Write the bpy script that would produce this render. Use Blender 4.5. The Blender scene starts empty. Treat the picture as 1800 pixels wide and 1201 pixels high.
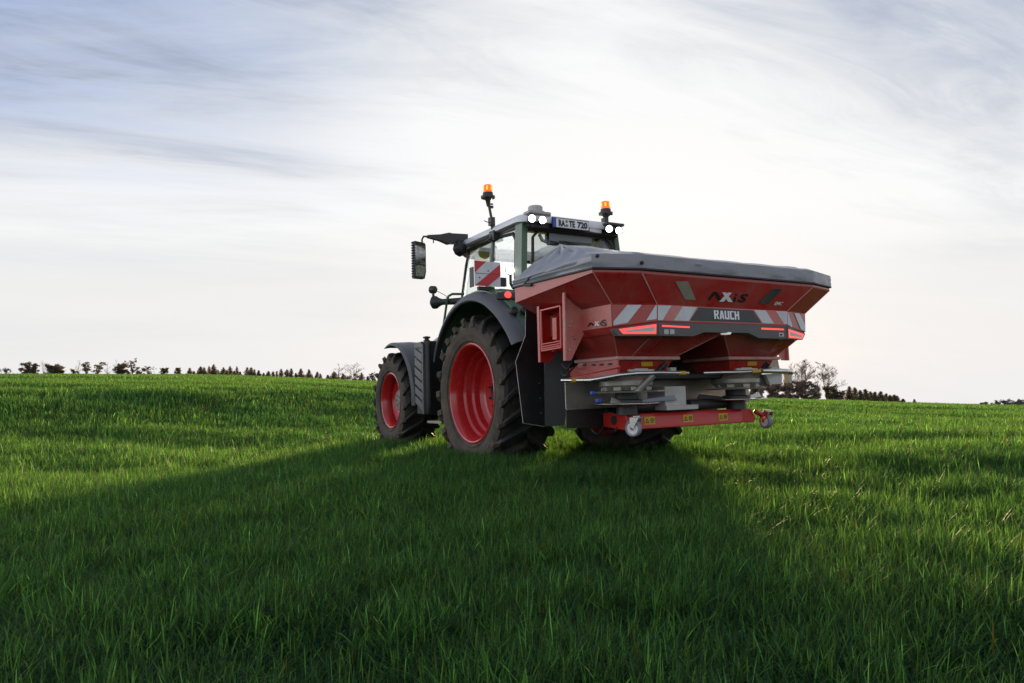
import bpy, bmesh, math, random
import numpy as np
from mathutils import Vector, Matrix
random.seed(7); RNG = np.random.default_rng(11)
S = bpy.context.scene
# ------------------------------------------------------------------ camera
CAM = Vector((-7.0499, 4.7779, 0.8327))
YAW, PITCH, ROLL, FPX = -0.525, 0.0718, -0.0268, 1227.37
cw = Vector((math.cos(YAW)*math.cos(PITCH), math.sin(YAW)*math.cos(PITCH), math.sin(PITCH)))
r0 = Vector((math.sin(YAW), -math.cos(YAW), 0)); u0 = r0.cross(cw)
cr = r0*math.cos(ROLL) + u0*math.sin(ROLL); cu = -r0*math.sin(ROLL) + u0*math.cos(ROLL)
camd = bpy.data.cameras.new('camera'); camo = bpy.data.objects.new('camera', camd)
S.collection.objects.link(camo)
camo.matrix_world = Matrix(((cr.x, cu.x, -cw.x, CAM.x), (cr.y, cu.y, -cw.y, CAM.y), (cr.z, cu.z, -cw.z, CAM.z), (0, 0, 0, 1)))
camd.sensor_width = 36; camd.lens = FPX/1800*36; camd.clip_start = 0.05; camd.clip_end = 6000
S.camera = camo
# ------------------------------------------------------------------ light and sky
S.view_settings.view_transform = 'Standard'; S.view_settings.look = 'None'
S.view_settings.exposure = 0.32; S.view_settings.gamma = 1.0
def ray(px, py): return cw + cr*((px-900)/FPX) - cu*((py-600.5)/FPX)
sd = ray(1105, 683); SUN_AZ = math.atan2(sd.y, sd.x); SUN_EL = math.radians(5.0)
sund = Vector((math.cos(SUN_AZ)*math.cos(SUN_EL), math.sin(SUN_AZ)*math.cos(SUN_EL), math.sin(SUN_EL)))
sl = bpy.data.lights.new('sun', 'SUN'); so = bpy.data.objects.new('sun', sl); S.collection.objects.link(so)
sl.energy = 5.0; sl.angle = math.radians(4.5); sl.color = (1.0, 0.73, 0.38)
so.rotation_euler = (-sund).to_track_quat('-Z', 'Y').to_euler(); so.location = (0, 0, 60)

W = bpy.data.worlds.new('World'); S.world = W; W.use_nodes = True
wt = W.node_tree; wt.nodes.clear()
class NT:
    def __init__(s, t): s.t = t
    def n(s, kind, **k):
        nd = s.t.nodes.new(kind)
        for a, v in k.items(): setattr(nd, a, v)
        return nd
    def put(s, sock, v):
        if isinstance(v, bpy.types.NodeSocket): s.t.links.new(v, sock)
        elif v is not None:
            if hasattr(sock, 'default_value'):
                try: sock.default_value = v
                except Exception: sock.default_value = (*v, 1.0)
    def math(s, op, a, b=None, c=None, clamp=False):
        nd = s.n('ShaderNodeMath', operation=op); nd.use_clamp = clamp
        s.put(nd.inputs[0], a)
        if b is not None: s.put(nd.inputs[1], b)
        if c is not None: s.put(nd.inputs[2], c)
        return nd.outputs[0]
    def vmath(s, op, a, b=None):
        nd = s.n('ShaderNodeVectorMath', operation=op)
        s.put(nd.inputs[0], a)
        if b is not None: s.put(nd.inputs[1], b)
        return nd.outputs['Value'] if op in ('DOT_PRODUCT', 'LENGTH') else nd.outputs[0]
    def noise(s, vec, scale, detail=4, rough=0.5, dist=0.0, col=False):
        nd = s.n('ShaderNodeTexNoise'); s.put(nd.inputs['Vector'], vec)
        nd.inputs['Scale'].default_value = scale; nd.inputs['Detail'].default_value = detail
        nd.inputs['Roughness'].default_value = rough; nd.inputs['Distortion'].default_value = dist
        return nd.outputs['Color'] if col else nd.outputs['Fac']
    def ramp(s, fac, stops):
        nd = s.n('ShaderNodeValToRGB'); s.put(nd.inputs[0], fac); e = nd.color_ramp.elements
        while len(e) < len(stops): e.new(0.5)
        for i, (p, c) in enumerate(stops):
            e[i].position = p; e[i].color = (c, c, c, 1) if isinstance(c, (int, float)) else (*c, 1)
        return nd.outputs[0]
    def mix(s, f, a, b, mode='MIX'):
        nd = s.n('ShaderNodeMix', data_type='RGBA', blend_type=mode)
        s.put(nd.inputs[0], f); s.put(nd.inputs[6], a if not isinstance(a, tuple) else (*a, 1)[:4]); s.put(nd.inputs[7], b if not isinstance(b, tuple) else (*b, 1)[:4])
        return nd.outputs[2]
    def maprange(s, v, a, b, c=0.0, d=1.0):
        nd = s.n('ShaderNodeMapRange'); s.put(nd.inputs[0], v)
        for i, x in enumerate((a, b, c, d)): nd.inputs[i+1].default_value = x
        return nd.outputs[0]
w = NT(wt)
tc = w.n('ShaderNodeTexCoord').outputs['Generated']
fw = Vector((math.cos(SUN_AZ), math.sin(SUN_AZ), 0)); sv = Vector((math.sin(SUN_AZ), -math.cos(SUN_AZ), 0))
side = w.vmath('DOT_PRODUCT', tc, tuple(sv)); fwd = w.vmath('DOT_PRODUCT', tc, tuple(fw))
# elevation above the true horizon (the tractor, whose frame the scene uses, leans a little)
up = w.vmath('DOT_PRODUCT', tc, (cu - cw*0.0719).normalized())
# cloud sheet: project the view direction on a plane overhead
den = w.math('ADD', w.math('MAXIMUM', up, -0.07), 0.17)
cx = w.math('DIVIDE', side, den); cy = w.math('DIVIDE', fwd, den)
comb = w.n('ShaderNodeCombineXYZ'); w.put(comb.inputs[0], cx); w.put(comb.inputs[1], cy)
def streaks(deg, along, across, off=0.0):
    '''cloud coordinates stretched along one heading (degrees right of the sun)'''
    s_, c_ = math.sin(math.radians(deg)), math.cos(math.radians(deg))
    al = w.math('ADD', w.math('MULTIPLY', cx, s_*along), w.math('MULTIPLY_ADD', cy, c_*along, off)); ac = w.math('ADD', w.math('MULTIPLY', cx, c_*across), w.math('MULTIPLY_ADD', cy, -s_*across, off*1.7))
    q_ = w.n('ShaderNodeCombineXYZ'); w.put(q_.inputs[0], al); w.put(q_.inputs[1], ac); return q_.outputs[0]
n1 = w.noise(streaks(62, 0.38, 0.85, 2.3), 1.0, 9, 0.60, 0.8); n2 = w.noise(streaks(50, 0.8, 2.4, 5.1), 1.3, 9, 0.66, 0.7); n3 = w.noise(comb.outputs[0], 0.50, 3, 0.5, 0.3)
aside = w.math('ABSOLUTE', side)
sid = w.math('MINIMUM', aside, 0.66); upp = w.math('MAXIMUM', w.math('SUBTRACT', up, 0.15), 0.0)
m = w.math('ADD', w.math('MULTIPLY', sid, 0.13), w.math('MULTIPLY', upp, 0.72)); m = w.math('ADD', m, w.math('MULTIPLY', w.math('MULTIPLY', sid, upp), 2.6))
fade = w.maprange(up, 0.02, 0.15, 0.12, 1.0)   # the streaked sheet thins out low down, flat layers take over
m = w.math('ADD', m, w.math('MULTIPLY', w.math('MULTIPLY', w.math('SUBTRACT', n1, 0.46), 0.66), fade))
m = w.math('ADD', m, w.math('MULTIPLY', w.math('MULTIPLY', w.math('SUBTRACT', n2, 0.5), 0.46), fade))
m = w.math('ADD', m, w.math('MULTIPLY', w.math('MULTIPLY', w.math('SUBTRACT', n3, 0.5), 0.30), fade))
ly = w.n('ShaderNodeCombineXYZ'); w.put(ly.inputs[0], w.math('MULTIPLY', side, 1.6)); w.put(ly.inputs[1], w.math('MULTIPLY_ADD', side, 0.9, w.math('MULTIPLY', up, 15.0))); w.put(ly.inputs[2], w.math('MULTIPLY', fwd, 1.6))
n4 = w.noise(ly.outputs[0], 1.2, 7, 0.58, 0.5); m = w.math('ADD', m, w.math('MULTIPLY', w.math('MULTIPLY', w.math('SUBTRACT', n4, 0.45), 0.42), w.maprange(up, 0.26, 0.08)))
gl = w.vmath('DOT_PRODUCT', tc, tuple(ray(1090, 250).normalized())); m = w.math('SUBTRACT', m, w.math('MULTIPLY', w.maprange(gl, 0.90, 1.0), 0.16))
back = w.maprange(fwd, -0.05, -0.75)
m = w.math('ADD', m, w.math('MULTIPLY', back, 0.6))
base = w.ramp(m, [(0.0, (0.97, 0.975, 0.985)), (0.10, (0.89, 0.90, 0.915)), (0.21, (0.75, 0.775, 0.82)), (0.33, (0.53, 0.58, 0.69)), (0.47, (0.325, 0.385, 0.53)), (0.72, (0.37, 0.41, 0.53)), (1.0, (0.34, 0.385, 0.51))])
# sky out of view, brightened low behind and far left as added fill light
bl = w.math('MULTIPLY', w.maprange(fwd, -0.05, -0.55), w.maprange(up, 0.80, 0.25)); base = w.mix(bl, base, (1.20, 1.22, 1.28))
ll = w.math('MULTIPLY', w.math('MULTIPLY', w.maprange(side, -0.74, -0.92), w.maprange(up, 0.75, 0.25)), w.maprange(n1, 0.25, 0.5, 0.75, 1.0)); base = w.mix(ll, base, (3.0, 3.0, 3.05))
# thin blue openings on the left
blue = w.math('MULTIPLY', w.maprange(side, -0.25, -0.62), w.maprange(n2, 0.62, 0.40))
blue = w.math('MULTIPLY', blue, w.maprange(up, 0.08, 0.24))
base = w.mix(w.math('MULTIPLY', blue, 0.65), base, (0.47, 0.58, 0.84))
# warm band over the horizon
hz = w.math('MULTIPLY', w.maprange(up, 0.11, 0.0), w.maprange(fwd, -0.2, 0.6))
base = w.mix(w.math('MULTIPLY', hz, 0.7), base, (0.87, 0.86, 0.858))
sky = w.n('ShaderNodeTexSky', sky_type='NISHITA'); sky.sun_disc = False
sky.sun_elevation = SUN_EL; sky.sun_rotation = math.atan2(sund.x, sund.y); sky.air_density = 1.2; sky.dust_density = 2.0
nis = w.n('ShaderNodeBackground'); w.put(nis.inputs[0], sky.outputs[0]); nis.inputs[1].default_value = 0.05
clo = w.n('ShaderNodeBackground'); w.put(clo.inputs[0], base); clo.inputs[1].default_value = 0.84
mixs = w.n('ShaderNodeMixShader'); mixs.inputs[0].default_value = 0.93
w.t.links.new(nis.outputs[0], mixs.inputs[1]); w.t.links.new(clo.outputs[0], mixs.inputs[2])
wo = w.n('ShaderNodeOutputWorld'); w.t.links.new(mixs.outputs[0], wo.inputs[0])

# ------------------------------------------------------------------ helpers
COL = S.collection
def at(px, py, x=None, y=None, z=None, plane=None):
    """the point of a real plane (x, y or z = const, or a point and a normal) seen at a measured spot of the photograph"""
    d = ray(px, py)
    if plane: p, n = plane; s = (Vector(p)-CAM).dot(Vector(n))/d.dot(Vector(n))
    elif x is not None: s = (x-CAM.x)/d.x
    elif y is not None: s = (y-CAM.y)/d.y
    else: s = (z-CAM.z)/d.z
    return CAM + d*s
def tag(o, label=None, cat=None, group=None, kind=None):
    for k, v in (('label', label), ('category', cat), ('group', group), ('kind', kind)):
        if v: o[k] = v
    return o
def empty(name, loc, label, cat, group=None):
    o = bpy.data.objects.new(name, None); COL.objects.link(o); o.location = loc; o.empty_display_size = 0.3
    return tag(o, label, cat, group)
def root_loc(o):
    v = Vector((0, 0, 0))
    while o is not None: v += Vector(o.location); o = o.parent
    return v
class MB:
    def __init__(s): s.v = []; s.f = []; s.m = []; s.cur = 0
    def add(s, vs, fs):
        b = len(s.v); s.v += [tuple(v) for v in vs]; s.f += [tuple(b+i for i in f) for f in fs]; s.m += [s.cur]*len(fs); return s
    def box(s, c, d, R=None):
        c = Vector(c); hx, hy, hz = d[0]/2, d[1]/2, d[2]/2
        vs = [Vector((sx*hx, sy*hy, sz*hz)) for sz in (-1, 1) for sx, sy in ((-1, -1), (1, -1), (1, 1), (-1, 1))]
        if R is not None: vs = [R @ v for v in vs]
        return s.add([c+v for v in vs], [(0, 3, 2, 1), (4, 5, 6, 7), (0, 1, 5, 4), (1, 2, 6, 5), (2, 3, 7, 6), (3, 0, 4, 7)])
    def bb(s, a, b):
        a = Vector(a); b = Vector(b); return s.box((a+b)/2, [abs(t) for t in (b-a)])
    def prism(s, poly, ext):
        ext = Vector(ext); n = len(poly); p = [Vector(q) for q in poly]
        vs = p + [q+ext for q in p]
        fs = [tuple(range(n)), tuple(range(2*n-1, n-1, -1))] + [(i, i+n, (i+1) % n+n, (i+1) % n) for i in range(n)]
        return s.add(vs, fs)
    def face(s, poly): return s.add(poly, [tuple(range(len(poly)))])
    def loft(s, loops, caps=True, close=True):
        n = len(loops[0]); vs = [p for l in loops for p in l]; fs = []
        for k in range(len(loops)-1):
            for i in range(n if close else n-1):
                j = (i+1) % n; fs.append((k*n+i, k*n+j, (k+1)*n+j, (k+1)*n+i))
        if caps: fs += [tuple(range(n))[::-1], tuple(range((len(loops)-1)*n, len(loops)*n))]
        return s.add(vs, fs)
    def tube(s, pts, r, seg=10, caps=True):
        pts = [Vector(p) for p in pts]; loops = []; N = None
        for i, p in enumerate(pts):
            t = (pts[min(i+1, len(pts)-1)] - pts[max(i-1, 0)]).normalized()
            if N is None:
                a = Vector((0, 0, 1)) if abs(t.z) < 0.9 else Vector((1, 0, 0)); N = (a - t*a.dot(t)).normalized()
            else: N = (N - t*N.dot(t)).normalized()
            B = t.cross(N); rr = r[i] if isinstance(r, (list, tuple)) else r
            loops.append([p + (N*math.cos(k*2*math.pi/seg) + B*math.sin(k*2*math.pi/seg))*rr for k in range(seg)])
        return s.loft(loops, caps)
    def lathe(s, prof, o, axis='y', seg=48, caps=False):
        """prof: (along axis, radius)"""
        o = Vector(o); loops = []
        ax = Vector(axis) if not isinstance(axis, str) else {'x': Vector((1, 0, 0)), 'y': Vector((0, 1, 0)), 'z': Vector((0, 0, 1))}[axis]
        ax.normalize(); a = Vector((0, 0, 1)) if abs(ax.z) < 0.9 else Vector((1, 0, 0)); U = (a-ax*a.dot(ax)).normalized(); V = ax.cross(U)
        for (h, r) in prof: loops.append([o+ax*h+(U*math.cos(2*math.pi*k/seg)+V*math.sin(2*math.pi*k/seg))*r for k in range(seg)])
        return s.loft(loops, caps)
    def build(s, name, mat, parent=None, bevel=0, smooth=0.6, label=None, seg=2, fix=True):
        me = bpy.data.meshes.new(name); off = root_loc(parent)
        me.from_pydata([(v[0]-off.x, v[1]-off.y, v[2]-off.z) for v in s.v], [], s.f)
        mats = mat if isinstance(mat, (list, tuple)) else [mat]
        for mm in mats: me.materials.append(mm)
        if len(mats) > 1: me.polygons.foreach_set('material_index', s.m)
        if fix:
            bm = bmesh.new(); bm.from_mesh(me); bmesh.ops.recalc_face_normals(bm, faces=bm.faces); bm.to_mesh(me); bm.free()
        if smooth:
            me.shade_smooth(); me.set_sharp_from_angle(angle=smooth)
        me.update()
        o = bpy.data.objects.new(name, me); COL.objects.link(o); o.parent = parent
        if bevel:
            b = o.modifiers.new('bevel', 'BEVEL'); b.width = bevel; b.segments = seg; b.limit_method = 'ANGLE'; b.angle_limit = 0.6
        if label: o['label'] = label
        return o
def arc(p0, p1, p2, n=6):
    p0, p1, p2 = Vector(p0), Vector(p1), Vector(p2)
    return [p0*(1-t)**2 + p1*2*t*(1-t) + p2*t*t for t in [i/n for i in range(n+1)]]
def text_mesh(name, body, mat, parent, c, right, upv, height, width=None, depth=0.002, offset=0.0, shear=0.0, spacing=1.0):
    cu_ = bpy.data.curves.new(name, 'FONT'); cu_.body = body; cu_.align_x = 'CENTER'; cu_.align_y = 'CENTER'
    cu_.offset = offset; cu_.shear = shear; cu_.space_character = spacing; cu_.resolution_u = 3
    to = bpy.data.objects.new('tmp', cu_); COL.objects.link(to); bpy.context.view_layer.update()
    me0 = to.evaluated_get(bpy.context.evaluated_depsgraph_get()).to_mesh()
    vs = [v.co.copy() for v in me0.vertices]; fs = [tuple(p.vertices) for p in me0.polygons]
    bpy.data.objects.remove(to)
    xs = [v.x for v in vs]; ys = [v.y for v in vs]
    sx0, sy0 = max(xs)-min(xs), max(ys)-min(ys); mx, my = (max(xs)+min(xs))/2, (max(ys)+min(ys))/2
    sy = height/sy0; sx = (width/sx0) if width else sy
    right = Vector(right).normalized(); upv = Vector(upv).normalized(); nrm = right.cross(upv)
    b = MB(); b.add([Vector(c)+right*((v.x-mx)*sx)+upv*((v.y-my)*sy)+nrm*depth for v in vs], fs)
    return b.build(name, mat, parent, smooth=0, fix=False)

# ------------------------------------------------------------------ materials
MATS = {}
def mat(name, col, rough=0.5, metal=0.0, dirt=None, bump=None, emit=None, spec=0.5, coat=0.0, scale2=None):
    """dirt=(colour, noise scale, low, high); bump=(scale, strength)"""
    m_ = bpy.data.materials.new(name); m_.use_nodes = True; t = NT(m_.node_tree)
    b = m_.node_tree.nodes['Principled BSDF']; b.inputs['Roughness'].default_value = rough; b.inputs['Metallic'].default_value = metal
    b.inputs['Base Color'].default_value = (*col, 1); b.inputs['Specular IOR Level'].default_value = spec; b.inputs['Coat Weight'].default_value = coat
    oc = t.n('ShaderNodeTexCoord').outputs['Object']
    if dirt:
        c2, sc, lo, hi = dirt
        f = t.maprange(t.noise(oc, sc, 8, 0.65, 0.4), lo, hi)
        f2 = t.maprange(t.noise(oc, sc*9, 4, 0.7), 0.3, 0.75, 0.45, 1.0)
        f = t.math('MULTIPLY', f, f2)
        sc_ = t.n('ShaderNodeMapping'); t.put(sc_.inputs[0], oc); sc_.inputs['Scale'].default_value = (9, 9, 2.2)
        f3 = t.maprange(t.noise(sc_.outputs[0], sc*2.0, 5, 0.75, 0.5), 0.52, 0.74, 0.0, 0.55)
        f = t.math('MAXIMUM', f, t.math('MULTIPLY', f3, t.maprange(f2, 0.45, 1.0, 0.3, 1.0)))
        t.put(b.inputs['Base Color'], t.mix(f, col, c2))
        t.put(b.inputs['Roughness'], t.maprange(f, 0, 1, rough, min(1, rough+0.35)))
    if bump:
        bn = t.n('ShaderNodeBump'); bn.inputs['Strength'].default_value = bump[1]; bn.inputs['Distance'].default_value = 0.02
        t.put(bn.inputs['Height'], t.noise(oc, bump[0], 5, 0.6)); t.put(b.inputs['Normal'], bn.outputs[0])
    if emit:
        b.inputs['Emission Color'].default_value = (*emit[0], 1); b.inputs['Emission Strength'].default_value = emit[1]
    MATS[name] = m_; return m_
RED = mat('red_paint', (0.40, 0.016, 0.015), 0.26, dirt=((0.36, 0.14, 0.115), 3.1, 0.36, 0.82), coat=0.15)
REDDUST = mat('dusty_red_paint', (0.58, 0.105, 0.085), 0.38, dirt=((0.56, 0.34, 0.30), 3.0, 0.28, 0.72))
REDCLEAN = mat('bright_red_paint', (0.50, 0.017, 0.012), 0.3, dirt=((0.28, 0.09, 0.06), 3.5, 0.5, 0.9), coat=0.2)
SEAM = mat('dusty_edge', (0.50, 0.27, 0.235), 0.5); PALE = mat('pale_flange', (0.50, 0.31, 0.28), 0.4, dirt=((0.42, 0.08, 0.07), 5.0, 0.45, 0.7)); BARGREY = mat('lamp_bar_grey', (0.085, 0.088, 0.086), 0.45, dirt=((0.17, 0.15, 0.13), 4.0, 0.4, 0.9))
RIM = mat('rim_red', (0.47, 0.016, 0.018), 0.22, dirt=((0.27, 0.08, 0.06), 3.0, 0.5, 0.85), coat=0.3)
PLASTIC = mat('grey_plastic', (0.085, 0.088, 0.098), 0.42, dirt=((0.16, 0.14, 0.12), 4.0, 0.45, 0.9), bump=(60, 0.05))
DARK = mat('dark_plastic', (0.028, 0.029, 0.031), 0.45, dirt=((0.10, 0.085, 0.07), 5.0, 0.45, 0.95))
BLACK = mat('black_steel', (0.012, 0.012, 0.013), 0.5, dirt=((0.05, 0.045, 0.04), 6.0, 0.5, 0.95))
FLAP = mat('black_rubber_sheet', (0.011, 0.012, 0.014), 0.42, dirt=((0.06, 0.055, 0.05), 4.0, 0.5, 1.0))
TREAD = mat('tread_rubber', (0.016, 0.016, 0.017), 0.6, dirt=((0.12, 0.10, 0.07), 5.0, 0.46, 0.85), bump=(40, 0.15))
WALL = mat('dusty_sidewall', (0.030, 0.027, 0.024), 0.8, dirt=((0.20, 0.148, 0.096), 3.2, 0.34, 0.80), bump=(30, 0.15))
GREEN = mat('green_paint', (0.045, 0.115, 0.062), 0.35, dirt=((0.13, 0.13, 0.09), 4.0, 0.5, 0.95), coat=0.2)
ROOF = mat('silver_roof', (0.74, 0.74, 0.77), 0.36, dirt=((0.55, 0.53, 0.51), 3.0, 0.5, 0.9), coat=0.2)
STEEL = mat('stainless_steel', (0.62, 0.62, 0.61), 0.24, 0.95, dirt=((0.25, 0.22, 0.18), 5.0, 0.45, 0.9))
SHEET = mat('dull_steel_sheet', (0.40, 0.39, 0.35), 0.38, 0.55, dirt=((0.15, 0.13, 0.10), 3.0, 0.4, 0.85))
GREYPAINT = mat('light_grey_paint', (0.50, 0.50, 0.48), 0.5, dirt=((0.24, 0.21, 0.18), 5.0, 0.45, 0.9))
WHITE = mat('white_reflective', (0.62, 0.65, 0.68), 0.4, dirt=((0.34, 0.27, 0.25), 4.0, 0.45, 0.95))
PUREWHITE = mat('white_lettering', (0.80, 0.81, 0.82), 0.4)
INK = mat('black_lettering', (0.012, 0.012, 0.013), 0.45)
DECAL = mat('anthracite_decal', (0.045, 0.05, 0.055), 0.45, dirt=((0.16, 0.12, 0.10), 4.0, 0.5, 0.95))
WARNRED = mat('warning_red', (0.50, 0.012, 0.022), 0.35)
YEL = mat('yellow_sticker', (0.62, 0.36, 0.02), 0.5, dirt=((0.35, 0.22, 0.06), 8.0, 0.5, 0.95))
BLUE = mat('blue_plastic', (0.02, 0.07, 0.42), 0.4)
LAMPRED = mat('red_light', (0.5, 0.02, 0.02), 0.3, emit=((1.0, 0.085, 0.07), 0.95))
LAMPREDD = mat('dim_red_lens', (0.32, 0.01, 0.012), 0.2)
LAMPW = mat('lit_work_light', (0.9, 0.9, 0.9), 0.3, emit=((1.0, 0.99, 0.94), 12.0)); LAMPBOWL = mat('lamp_reflector', (0.8, 0.8, 0.8), 0.15, 0.6, emit=((1.0, 1.0, 0.97), 0.28))
AMBER = mat('amber_beacon', (0.75, 0.16, 0.01), 0.2, emit=((1.0, 0.13, 0.008), 0.7))
AMBERHOT = mat('lit_amber_core', (0.9, 0.4, 0.02), 0.3, emit=((1.0, 0.34, 0.03), 1.3))
LENS = mat('clear_lens', (0.30, 0.31, 0.32), 0.12, 0.4)
MIRROR = mat('mirror_glass', (0.40, 0.41, 0.38), 0.08, 1.0, dirt=((0.20, 0.17, 0.12), 9.0, 0.45, 0.8))
TRIM = mat('grey_cab_trim', (0.20, 0.225, 0.245), 0.6)
BLIND = mat('yellow_green_blind', (0.52, 0.54, 0.22), 0.7)
_t = NT(BLIND.node_tree); _tr = _t.n('ShaderNodeBsdfTranslucent'); _tr.inputs[0].default_value = (0.62, 0.64, 0.26, 1); _mx = _t.n('ShaderNodeMixShader'); _mx.inputs[0].default_value = 0.6
_t.t.links.new(BLIND.node_tree.nodes['Principled BSDF'].outputs[0], _mx.inputs[1]); _t.t.links.new(_tr.outputs[0], _mx.inputs[2]); _t.t.links.new(_mx.outputs[0], BLIND.node_tree.nodes['Material Output'].inputs[0])
SEAT = mat('seat_cloth', (0.05, 0.055, 0.06), 0.9)
HUBGREY = mat('grey_hub_cap', (0.16, 0.155, 0.14), 0.5, dirt=((0.2, 0.16, 0.12), 8.0, 0.4, 0.9))
TARP = mat('grey_tarpaulin', (0.25, 0.258, 0.285), 0.30, dirt=((0.30, 0.29, 0.29), 3.0, 0.5, 0.95), bump=(10, 0.42))
GLASS = bpy.data.materials.new('cab_glass'); GLASS.use_nodes = True
g = NT(GLASS.node_tree); gout = GLASS.node_tree.nodes['Material Output']
GLASS.node_tree.nodes.remove(GLASS.node_tree.nodes['Principled BSDF'])
gt = g.n('ShaderNodeBsdfTransparent'); gt.inputs[0].default_value = (0.96, 0.98, 0.965, 1)
gg = g.n('ShaderNodeBsdfGlossy'); gg.inputs['Roughness'].default_value = 0.03
gf = g.n('ShaderNodeLayerWeight'); gf.inputs[0].default_value = 0.25
gm = g.n('ShaderNodeMixShader'); g.put(gm.inputs[0], g.math('MULTIPLY_ADD', gf.outputs['Fresnel'], 0.35, 0.02)); g.t.links.new(gt.outputs[0], gm.inputs[1]); g.t.links.new(gg.outputs[0], gm.inputs[2])
g.t.links.new(gm.outputs[0], gout.inputs[0])
# striped board: pattern made of real pieces below, no texture needed
# ------------------------------------------------------------------ tractor
TR = empty('tractor', (0.6, 0, 0), 'green tractor with red wheels and silver cab roof standing in the young crop', 'tractor')
def wheel(cx, cz, ys, R, Rr, halfw, nl, lug_h, yrim, dish, hubr, label, letter=None, nuts=8, hubmat=HUBGREY, ncap=False, contact=0.0):
    """ys = side (+1 left, -1 right); yrim = |y| of the rim lip"""
    yc = yrim-0.03-halfw+0.08           # |y| of the tread centre
    def P(th, r, y): return (cx+r*math.cos(th), y, cz+r*math.sin(th))
    # rim: lip, bead seat, stepped well, drop to the disc
    b = MB(); y0 = yrim
    prof = [(-0.012, Rr+0.006), (0.008, Rr+0.017), (0.024, Rr+0.012), (0.030, Rr-0.002), (0.022, Rr-0.016), (0.004, Rr-0.026), (-0.02, Rr-0.04), (-0.10, Rr-0.055), (-0.13, Rr-0.05), (-0.155, Rr-0.075), (-0.22, Rr-0.085), (-0.245, Rr-0.115), (dish+0.05, Rr-0.125), (dish+0.015, Rr-0.16), (dish, Rr-0.20), (dish-0.01, hubr+0.09), (dish+0.012, hubr+0.06), (dish+0.012, 0.001)]
    b.lathe([(ys*(y0+h), r) for h, r in prof], (cx, 0, cz), 'y', 72)
    # inner half of the rim barrel
    b.lathe([(ys*(y0-0.22), Rr-0.09), (ys*(yc-halfw+0.02), Rr-0.04), (ys*(yc-halfw-0.01), Rr+0.01)], (cx, 0, cz), 'y', 48)
    o = b.build('wheel', RIM, TR, smooth=0.5, label=label)
    # tyre carcass
    b = MB(); hw = halfw
    half = [(hw-0.055, Rr-0.012), (hw-0.02, Rr+0.03), (hw+0.005, Rr+0.33*(R-Rr)), (hw+0.008, Rr+0.52*(R-Rr)), (hw-0.012, Rr+0.72*(R-Rr)), (hw-0.05, R-lug_h-0.018), (hw*0.6, R-lug_h-0.004), (0, R-lug_h)]
    full = [(y, r) for y, r in half] + [(-y, r) for y, r in half[-2::-1]]
    SEG = 96; loops = []
    for y, r in full:
        loops.append([P(2*math.pi*k/SEG, r, ys*(yc+y)) for k in range(SEG)])
    n = len(loops)
    for k in range(n-1):
        b.cur = 1 if (k < 4 or k >= n-5) else 0
        b.loft([loops[k], loops[k+1]], caps=False)
    # lugs: bars from the shoulder to the centre line, the centre end leading
    pitch = 2*math.pi/nl; D = 0.36*0.9/R
    CV = [((hw+0.004, Rr+0.60*(R-Rr)), (1, 0.1), 0.35), ((hw-0.002, Rr+0.76*(R-Rr)), (0.95, 0.35), 0.8), ((hw-0.04, R-lug_h-0.012), (0.55, 0.85), 1.0), ((hw*0.70, R-lug_h-0.006), (0.1, 1), 1.0), ((hw*0.4, R-lug_h-0.002), (0, 1), 1.0), ((hw*0.05, R-lug_h), (0, 1), 1.0), ((-hw*0.06, R-lug_h), (0, 1), 0.85)]
    for sgn in (1, -1):
        for k in range(nl):
            th0 = k*pitch + (pitch/2 if sgn < 0 else 0) + RNG.uniform(-0.004, 0.004)
            loops = []
            for j, ((yy, rr), (ny, nr), hs) in enumerate(CV):
                t = max(0.0, (j-1.2)/(len(CV)-2.2)); th = th0 - D*t**0.92
                L = math.hypot(ny, nr); ny2, nr2 = ny/L, nr/L; hgt = lug_h*1.02*hs
                wd0 = 0.040*R/0.88*(1.25 if j < 2 else 1.0); wd1 = 0.027*R/0.88*(1.15 if j < 2 else 1.0)
                iy, ir = yy-ny2*0.02, rr-nr2*0.02; oy, orr = yy+ny2*hgt, rr+nr2*hgt
                da0, da1 = wd0/rr, wd1/rr
                loops.append([P(th-da0, ir, ys*(yc+sgn*iy)), P(th-da1, orr, ys*(yc+sgn*oy)), P(th+da1, orr, ys*(yc+sgn*oy)), P(th+da0, ir, ys*(yc+sgn*iy))])
            b.cur = 1; b.loft(loops[:3]); b.cur = 0; b.loft(loops[2:])
    # sidewall ribs near the rim
    b.cur = 1
    for q in (0.14, 0.42):
        rr = Rr+q*(R-Rr); yy = hw+0.001 if q > 0.2 else hw-0.012
        b.lathe([(ys*(yc+yy), rr-0.008), (ys*(yc+yy+0.007), rr-0.003), (ys*(yc+yy+0.007), rr+0.003), (ys*(yc+yy), rr+0.008)], (cx, 0, cz), 'y', 72)
    ty = b.build('tyre', [TREAD, WALL], o, smooth=0.5, bevel=0.006, seg=1)
    if letter and ys > 0:
        rad = Rr+0.66*(R-Rr)
        angs = [58, 71, 90, 99, 108]
        for ch, a in zip(letter, angs):
            a = math.radians(a); rd = Vector((math.cos(a), 0, math.sin(a)))
            c = Vector((cx, ys*(yc+hw+0.004), cz))+rd*(rad-0.02)
            text_mesh('lettering', ch, TREAD, ty, c, Vector((0, -1, 0)).cross(rd), rd, 0.085, depth=0.006, offset=0.01)
    # hub and nuts
    yd = ys*(yrim+dish)
    b = MB()
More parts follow.
